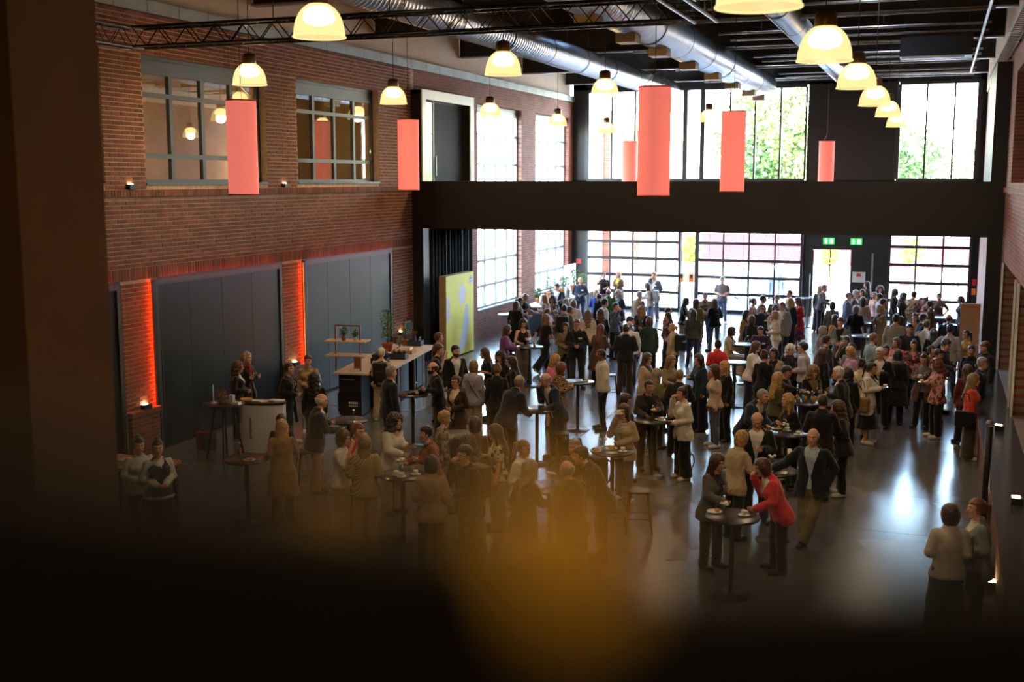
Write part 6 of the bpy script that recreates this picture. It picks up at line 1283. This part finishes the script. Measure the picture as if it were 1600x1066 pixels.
 (0.78, 23.8, 1.72, 1.62, 'f', 'stand', 0, 5, 'long:lb', 'sweater:redorange', 'wide:taupedk', 'wh', 's1', ['bagblack'], 'long-haired woman in orange-red sweater with a big black bag at the right wall'),
 (-3.99, 27.05, 1.7, 1.54, 'f', 'table', 0, 8, 'long:br', 'loose:whiteb', 'wide:navydk', 'dk', 's1', [], 'long-haired woman in a white blouse in profile talking to the group in black'),
 (-3.46, 25.35, 1.74, 2.93, 'f', 'stand', 0, 0, 'bun:br', 'shirt:black', 'wide:blackish', 'dk', 's1', ['strap'], 'woman all in black with small bun and shoulder strap seen from behind'),
 (-3.34, 26.23, 1.68, -0.19, 'f', 'stand', 0, 0, 'bob:bk', 'cardigan:stone/black', 'trousers:black', 'dk', 's2', [], 'dark bobbed woman in stone cardigan facing camera beside the woman all in black'),
 (-3.08, 27.0, 1.66, 0.17, 'f', 'stand', 0, 5, 'curly:wh', 'shirt:black', 'trousers:black', 'dk', 's1', ['scarfcharcoal'], 'older woman with white curls and dark scarf facing camera'),
 (-4.7, 24.51, 1.72, -0.77, 'f', 'cup', 0, 5, 'long:db', 'blazer:petrol/teal', 'wide:navydk', 'dk', 's1', ['badge', 'plate'], 'long dark-haired woman in a petrol blue jacket holding a plate'),
 (-4.12, 23.16, 1.72, -1.04, 'f', 'stand', 0, 0, 'long:br', 'tee:oatmeal', 'jeans:greyblue', 'wh', 's1', [], 'long-haired woman in oatmeal T-shirt and grey-blue jeans facing left'),
 (-4.02, 23.79, 1.7, -0.88, 'f', 'stand', 0, 0, 'long:bl', 'blazer:black/black', 'trousers:black', 'dk', 's1', [], 'blond long-haired woman in black directly behind the oatmeal T-shirt'),
 (-2.85, 22.69, 1.7, 2.39, 'f', 'cup', 0, 5, 'long:bl', 'shirt:olivedk', 'trousers:black', 'dk', 's1', [], 'woman with long fair hair and dark olive top seen from behind at the bottle table'),
 (-2.87, 23.81, 1.68, 1.16, 'f', 'reach', 0, 15, 'short:bk', 'shirt:black', 'trousers:black', 'dk', 's2', [], 'dark-haired woman in black reaching towards the bottle table'),
 (-2.71, 26.66, 1.78, 4.64, 'm', 'clasp', 0, 0, 'short:bk', 'shirt:palelilac', 'trousers:navydk', 'dk', 's1', [], 'dark-haired man in a pale lilac-white shirt turned left'),
 (-2.31, 26.28, 1.72, 2.35, 'f', 'stand', 0, 0, 'long:br', 'shirt:black', 'jeans:denimdk', 'dk', 's1', [], 'woman with long brown hair, black top and jeans behind the white-haired man in suit'),
 (-2.32, 24.14, 1.66, 0.62, 'f', 'table', 0, 5, 'curly:lb', 'blazer:black/olive', 'trousers:black', 'dk', 's1', ['badge'], 'smiling woman with big golden-brown curls at the bottle table'),
 (-1.58, 23.24, 1.8, 4.7, 'm', 'table', 0, 5, 'short:wh', 'blazer:black/white', 'trousers:black', 'dk', 's1', [], 'white-haired man in a black suit facing the curly-haired woman at the bottle table'),
 (-1.69, 27.02, 1.68, -0.98, 'f', 'stand', 0, 18, 'bob:bl', 'shirt:lilacpink', 'trousers:black', 'dk', 's1', [], 'woman with blond bob in a lilac-pink blouse looking down'),
 (-1.37, 25.08, 1.7, 2.85, 'f', 'stand', 0, 0, 'bun:bk', 'blazer:ecru/black', 'trousers:beige', 'dk', 's2', ['strap'], 'black-haired woman in an ecru jacket with thin black strap seen from behind'),
 (-1.18, 24.58, 1.72, 1.44, 'f', 'cup', 0, 8, 'pony:bk', 'cardigan:whiteb/black', 'skirt:black', 'wh', 's2', ['bagtan', 'cup'], 'woman with dark ponytail, white jacket, long black skirt and tan bag'),
 (-1.55, 23.77, 1.7, 3.17, 'f', 'stand', 0, 0, 'wavy:bk', 'shirt:black', 'trousers:black', 'dk', 's2', [], 'long black-haired woman half hidden behind the white-haired man in the black suit'),
 (-3.14, 20.91, 1.8, 1.18, 'm', 'lean', 0, 5, 'crop:gr', 'blazer:navy/white', 'trousers:navy', 'dk', 's1', [], 'short-haired man in navy suit leaning towards the woman with hair band'),
 (-2.27, 20.61, 1.7, -0.93, 'f', 'table', 0, -5, 'long:bl', 'shirt:black', 'trousers:black', 'dk', 's1', ['badge', 'sunhead'], 'blond woman in black blouse with sunglasses pushed into her hair'),
 (-2.55, 18.14, 1.84, 0.14, 'm', 'table', 0, 28, 'fringe:gr', 'blazer:black/white', 'trousers:black', 'dk', 's1', [], 'bald man in black suit and white shirt looking down at his hands'),
 (-1.7, 19.83, 1.84, 3.09, 'm', 'table', 0, 0, 'crop:db', 'blazer:black/black', 'trousers:black', 'dk', 's1', [], 'man in plain black suit seen from behind right of the cup table'),
 (-1.36, 20.27, 1.68, -1.32, 'f', 'table', 0, 5, 'wavy:br', 'blazer:charcoal/grey', 'trousers:black', 'wh', 's1', [], 'woman with long wavy hair half hidden behind the man in plain black suit'),
 (-2.71, 17.08, 1.7, 2.42, 'f', 'table', 0, 12, 'bob:bl', 'blazer:beige/white', 'trousers:black', 'dk', 's1', [], 'blond woman in a beige blazer seen from behind near the lower middle'),
 (-1.58, 17.16, 1.82, -0.11, 'm', 'cross', 0, 3, 'fringe:gr', 'blazer:navydk/lightblue', 'trousers:khaki', 'dk', 's1', [], 'bald man in dark blazer, light shirt and khaki trousers standing with crossed legs'),
 (-2.81, 15.66, 1.7, 0.96, 'f', 'table', 10, 12, 'long:br', 'blazer:tweed/charcoal', 'trousers:charcoal', 'dk', 's1', ['badge'], 'long-haired woman in grey tweed blazer talking across the nearest right table'),
 (-1.87, 15.82, 1.72, -1.12, 'f', 'leandrink', 0, 15, 'bob:br', 'blazer:coralred/white', 'trousers:black', 'dk', 's1', [], 'woman in a coral red blazer biting into a snack at the nearest right table'),
 (-5.0, 20.8, 1.76, 0.55, 'f', 'table', 10, 5, 'crop:bk', 'blazer:espresso/black', 'trousers:black', 'dk', 's2', ['badge'], 'person with cropped dark hair and espresso-brown jacket behind the table with plates'),
 (-4.21, 20.41, 1.72, -0.87, 'f', 'drink', 0, 0, 'bun:db', 'blazer:ivory/white', 'wide:blackish', 'wh', 's1', [], 'woman with high bun in a white blazer and long black trousers drinking'),
 (-5.15, 19.67, 1.66, 1.3, 'f', 'stand', 0, 8, 'long:db', 'shirt:black', 'trousers:black', 'dk', 's1', ['glasses'], 'long-haired woman with glasses behind the drinking woman in the beige jacket'),
 (-4.85, 18.59, 1.7, -0.27, 'f', 'drink', 0, 5, 'long:br', 'blazer:beige/stripe', 'jeans:denim', 'wh', 's1', ['cup'], 'woman in beige jacket and striped top drinking from a white cup'),
 (-5.92, 24.46, 1.68, 1.28, 'f', 'stand', 0, 8, 'long:br', 'coat:beige', 'jeans:navy', 'dk', 's1', [], 'woman with long brown hair in pale beige, left one of the trio in the middle'),
 (-5.41, 24.34, 1.68, 1.09, 'f', 'table', 0, 10, 'long:lb', 'shirt:khaki', 'trousers:black', 'dk', 's1', [], 'woman with long light hair and khaki shirt, right one of the trio in the middle'),
 (-5.25, 22.54, 1.66, 2.67, 'f', 'cup', 0, 8, 'long:blgr', 'shirt:olive', 'trousers:black', 'dk', 's1', [], 'woman with ash-blond long hair in olive shirt seen from behind in the middle'),
 (-4.65, 22.0, 1.76, 3.21, 'm', 'table', 0, 5, 'crop:lb', 'sweater:blackish', 'trousers:black', 'dk', 's1', [], 'blond short-haired man in black sweater seen from behind in the middle'),
 (-6.75, 23.93, 1.8, -1.11, 'm', 'stand', 0, 0, 'crop:bk', 'sweater:offwhite', 'jeans:black', 'dk', 's3', [], 'man with black hair in an off-white sweater and black jeans in profile'),
 (-7.86, 23.71, 1.66, 1.1, 'f', 'table', 0, 10, 'wavy:bl', 'sweater:pink', 'trousers:beige', 'dk', 's1', [], 'blond woman in a pink sweater beside the zebra-striped blouse'),
 (-7.27, 22.38, 1.7, 2.32, 'f', 'cup', 0, 5, 'bob:ab', 'loose:zebra', 'wide:taupe', 'dk', 's1', [], 'auburn-haired woman in a black and tan zebra-striped blouse'),
 (-6.83, 20.96, 1.84, -0.69, 'm', 'leandrink', 0, 10, 'fringe:gr', 'blazer:navy/white', 'trousers:navydk', 'dk', 's1', ['glasses'], 'bald man with glasses in navy suit leaning on a table, hand at mouth'),
 (-7.54, 20.0, 1.84, 2.71, 'm', 'lean', 20, 5, 'short:blgr', 'blazer:navyblk/white', 'trousers:black', 'dk', 's1', [], 'fair grey-haired man in midnight suit leaning on a table, back turned'),
 (-9.98, 23.19, 1.82, 0.76, 'm', 'stand', 15, 5, 'short:bk', 'blazer:black/white', 'trousers:black', 'dk', 's1', ['beard'], 'bearded man in black jacket and white T-shirt next to the yellow banner'),
 (-9.46, 23.98, 1.68, -1.02, 'f', 'table', 0, 10, 'long:br', 'tee:black', 'trousers:black', 'dk', 's1', [], 'long brown-haired woman in black tee in profile below the yellow banner'),
 (-9.05, 23.64, 1.66, -0.07, 'f', 'stand', 0, 10, 'curly:bk', 'tee:black', 'trousers:black', 'dk', 's2', [], 'woman with dark curls facing camera behind the messy-bun woman'),
 (-8.49, 22.96, 1.68, -1.21, 'f', 'stand', 0, 8, 'long:db', 'blazer:black/print', 'trousers:black', 'dk', 's1', [], 'woman with long dark hair and dark printed top right of the messy-bun woman'),
 (-8.37, 21.65, 1.72, 3.48, 'f', 'stand', 0, 5, 'bun:lb', 'blazer:blackish/black', 'trousers:blackish', 'dk', 's1', [], 'woman with messy light bun in black jacket seen from behind'),
 (-9.02, 21.92, 1.7, 3.09, 'f', 'stand', 0, 5, 'bob:lb', 'loose:lilacgrey', 'wide:beige', 'dk', 's1', ['strap'], 'woman in lilac-grey blouse and beige trousers seen from behind'),
 (-8.66, 20.23, 1.7, -0.29, 'f', 'clasp', 0, 5, 'pony:br', 'blazer:espresso/cream', 'wide:brown_dk', 'dk', 's1', ['glasses', 'badge'], 'woman with glasses in espresso-brown blazer and cream top'),
 (-11.24, 25.02, 1.82, 2.25, 'm', 'stand', 0, 0, 'crop:br', 'tee:black', 'trousers:black', 'dk', 's1', [], 'bartender with cropped hair in black, back turned, next to the yellow banner'),
 (-10.49, 23.33, 1.8, 1.82, 'm', 'drink', 0, 12, 'short:br', 'tee:black', 'jeans:navy', 'dk', 's1', [], 'man in black T-shirt holding his hand to his face by the wooden bar'),
 (-9.45, 21.11, 1.8, -0.97, 'm', 'table', 0, 3, 'fringe:bk', 'shirt:black', 'trousers:charcoal', 'dk', 's1', ['beard', 'camera'], 'bald bearded man in black shirt with a camera at the table with one flower'),
 (-10.06, 20.06, 1.82, 2.47, 'm', 'stand', 0, 5, 'short:gr', 'blazer:navyblk/white', 'trousers:black', 'dk', 's1', [], 'grey-haired man in midnight-blue suit seen from behind at the table with one flower'),
 (-11.75, 23.05, 1.68, 3.47, 'f', 'stand', 0, 0, 'short:wh', 'sweater:printbw', 'trousers:beige', 'wh', 's1', ['backpack'], 'white-haired woman in black-white patterned sweater with dark backpack'),
 (-13.75, 20.25, 1.68, 1.99, 'f', 'clasp', 0, 0, 'wavy:br', 'blazer:black/white', 'trousers:black', 'wh', 's1', [], 'woman with wavy brown hair in black behind the white oval counter, left one'),
 (-13.87, 20.81, 1.8, 1.46, 'f', 'fold', 0, 0, 'long:blgr', 'blazer:black/wine', 'trousers:black', 'dk', 's1', ['badge', 'scarfwine'], 'tall ash-blond woman in black with wine-red scarf behind the white oval counter'),
 (-12.52, 20.27, 1.72, 1.6, 'f', 'clasp', 0, 0, 'pony:bk', 'coat:black', 'jeans:lightdenim', 'wh', 's1', ['badge'], 'dark-haired woman in a black coat and light jeans before the black door'),
 (-12.67, 21.38, 1.72, 0.48, 'f', 'clasp', 0, 5, 'short:bk', 'shirt:khakiprint', 'jeans:lightdenim', 'wh', 's1', [], 'woman in a sandy shirt-jacket facing camera before the black door'),
 (-11.46, 19.55, 1.68, 3.64, 'f', 'stand', 0, 0, 'wavy:bk', 'shirt:black', 'jeans:greyblue', 'wh', 's1', [], 'woman with long wavy black hair in black seen from behind before the black door'),
 (-10.08, 17.19, 1.78, 2.27, 'm', 'table', 0, 10, 'fringe:wh', 'blazer:charcoal/white', 'trousers:tan', 'dk', 's1', ['glasses'], 'elderly bald man in charcoal jacket and tan trousers at the flower table on the left'),
 (-11.06, 13.69, 1.68, 0.85, 'f', 'clasp', 0, 5, 'bun:db', 'shirt:white', 'trousers:black', 'dk', 's1', [], 'left one of two women in white shirts at the bottom left edge'),
 (-10.59, 13.52, 1.72, 0.88, 'f', 'clasp', -10, 0, 'bun:bk', 'shirt:white', 'skirt:black', 'dk', 's1', ['apron'], 'woman in white shirt and dark apron, right one of the pair at bottom left'),
 (-9.72, 15.52, 1.66, 3.63, 'f', 'table', 0, 5, 'long:bl', 'coat:camel', 'trousers:black', 'dk', 's1', [], 'woman with long golden hair in a brown coat seen from behind at the left table'),
 (-9.99, 15.97, 1.66, 0.21, 'f', 'clasp', 0, 5, 'short:bk', 'shirt:black', 'trousers:black', 'dk', 's1', [], 'dark-haired woman in black facing the long golden-haired woman'),
 (-8.4, 15.07, 1.7, 1.73, 'f', 'drink', 0, 10, 'bob:br', 'tee:white', 'trousers:beige', 'dk', 's1', [], 'woman with brown bob in a loose white T-shirt drinking on the left'),
 (-8.42, 15.63, 1.7, 1.19, 'f', 'drink', 0, 10, 'pony:ab', 'tee:red', 'trousers:black', 'dk', 's1', [], 'red-haired woman in red top lifting a bowl beside the white T-shirt'),
 (-7.9, 14.9, 1.68, 3.58, 'f', 'clasp', 0, 0, 'long:lb', 'loose:plaid', 'trousers:beige', 'dk', 's1', [], 'woman with straight fair hair and plaid blouse seen from behind'),
 (-8.27, 16.5, 1.7, 1.33, 'f', 'table', 0, 0, 'curly:db', 'loose:whiteb', 'trousers:beige', 'dk', 's1', [], 'curly dark-haired woman in white lace blouse facing right at the cup table'),
 (-7.29, 16.04, 1.66, -0.96, 'f', 'table', 0, 5, 'short:bk', 'cardigan:rust/black', 'trousers:black', 'dk', 's1', ['badge'], 'short dark-haired woman in rust cardigan laughing at the cup table'),
 (-7.48, 16.81, 1.72, 2.25, 'f', 'stand', 0, 8, 'short:bl', 'shirt:floralgrey', 'trousers:stone', 'dk', 's1', ['strap'], 'person with short blond hair in a grey-beige flowered jacket'),
 (-6.85, 16.7, 1.68, 3.36, 'f', 'stand', 0, 0, 'bob:db', 'shirt:brown', 'trousers:black', 'dk', 's1', [], 'woman with dark bob and brown jacket seen from behind near the middle left'),
 (-6.27, 16.28, 1.7, -1.2, 'f', 'cup', 0, 10, 'long:br', 'tee:printbw', 'wide:stonegrey', 'dk', 's1', [], 'woman with long brown hair, black-cream patterned top and grey trousers'),
 (-6.42, 15.49, 1.68, -0.65, 'f', 'cup', 0, 5, 'curly:br', 'cardigan:brown/pinkhot', 'trousers:black', 'dk', 's1', ['scarfpinkhot'], 'woman with brown curls and hot pink scarf behind the man with glasses'),
 (-6.06, 14.5, 1.78, -0.56, 'm', 'drink', 0, 5, 'short:bk', 'blazer:maroonbk/black', 'trousers:black', 'dk', 's1', ['glasses', 'backpackbrown'], 'dark-haired man with glasses drinking, dark coat and brown rucksack'),
 (-6.47, 14.16, 1.66, 3.53, 'f', 'clasp', 0, 5, 'bob:bk', 'loose:hoodbeige', 'trousers:black', 'dk', 's1', [], 'black-haired woman in beige hooded top seen from behind at the bottom'),
 (-5.59, 15.41, 1.7, 1.39, 'f', 'clasp', 0, 10, 'pony:lb', 'shirt:white', 'trousers:stonegrey', 'dk', 's1', [], 'fair woman with ponytail and crisp white shirt at the bottom'),
 (-5.14, 14.3, 1.68, 2.61, 'f', 'table', 0, 8, 'long:blgr', 'coat:blackish', 'trousers:black', 'dk', 's1', [], 'woman with long grey-brown hair and dark coat, back turned, at the bottom'),
 (-4.36, 14.05, 1.8, 4.15, 'm', 'table', 0, 10, 'fringe:gr', 'blazer:blackish/white', 'trousers:black', 'dk', 's1', [], 'balding older man in dark suit with white collar, back turned, at the bottom'),
 (-4.32, 15.38, 1.8, -1.28, 'm', 'lean', 0, 10, 'short:bk', 'blazer:charcoal/black', 'trousers:black', 'dk', 's1', [], 'dark-haired man in charcoal jacket leaning left at the bottom'),
 (-4.84, 15.74, 1.72, -0.22, 'm', 'clasp', 0, 5, 'crop:gr', 'shirt:brown', 'trousers:black', 'dk', 's1', [], 'grey-cropped man in brown half hidden behind the leaning dark-haired man'),
 (0.32, 14.04, 1.68, 3.38, 'f', 'clasp', 20, 0, 'bob:br', 'sweater:offwhite', 'wide:bluegrey', 'dk', 's1', ['bagdark'], 'woman with short brown bob and off-white sweater alone at bottom right, nearer the floor glare'),
 (0.66, 14.41, 1.7, -1.35, 'f', 'clasp', 0, 0, 'pony:ab', 'blazer:sage/white', 'trousers:bluegrey', 'dk', 's1', [], 'woman with auburn ponytail and pale blazer at bottom right beside the loudspeaker'),
]
for r in PEOPLE:
    p = person(*r)
    if r[5] == 'sit': place_stool(r[0], r[1], 'under the seated woman in sand coat', r[3])
OUT = [(-8.9,57.5,1.75,.2,'m','stand','short:br','shirt:lightblue','jeans:denim','man in light blue shirt standing out in the courtyard, leftmost'), (-8.2,52.6,1.72,1.2,'f','walk','long:lb','tee:palegrey','jeans:lightdenim','woman in grey walking past outside the middle gate'),
 (-7.0,53.2,1.78,2.4,'m','stand','short:br','shirt:lightblue','jeans:denim','man in blue outside the middle gate, left one of a pair'), (-6.6,53.6,1.76,-2.2,'m','stand','crop:gr','shirt:bluegrey','jeans:denim','man in blue-grey outside the middle gate, right one of a pair'),
 (-6.0,56.5,1.72,0.2,'f','cup','bob:bl','shirt:palegrey','trousers:stone','fair woman outside beyond the middle gate holding a cup'), (-5.6,54.0,1.74,-1.0,'m','walk','short:db','tee:navy','trousers:grey','man in navy walking outside right of the middle gate'),
 (-.9,58.5,1.70,.6,'f','stand','long:br','loose:coral','trousers:white','woman in coral outside the right gate, left one'), (1.0,60.5,1.74,.0,'m','clasp','short:gr','blazer:slate/white','trousers:slate','man in slate outside the right gate, right one')]
for x, y, h, rz, sex, pose, hair, top, bot, lab in OUT: person(x, y, h, rz, sex, pose, 0, 0, hair, top, bot, 'dk', 's1', [], lab, group='people in the courtyard')
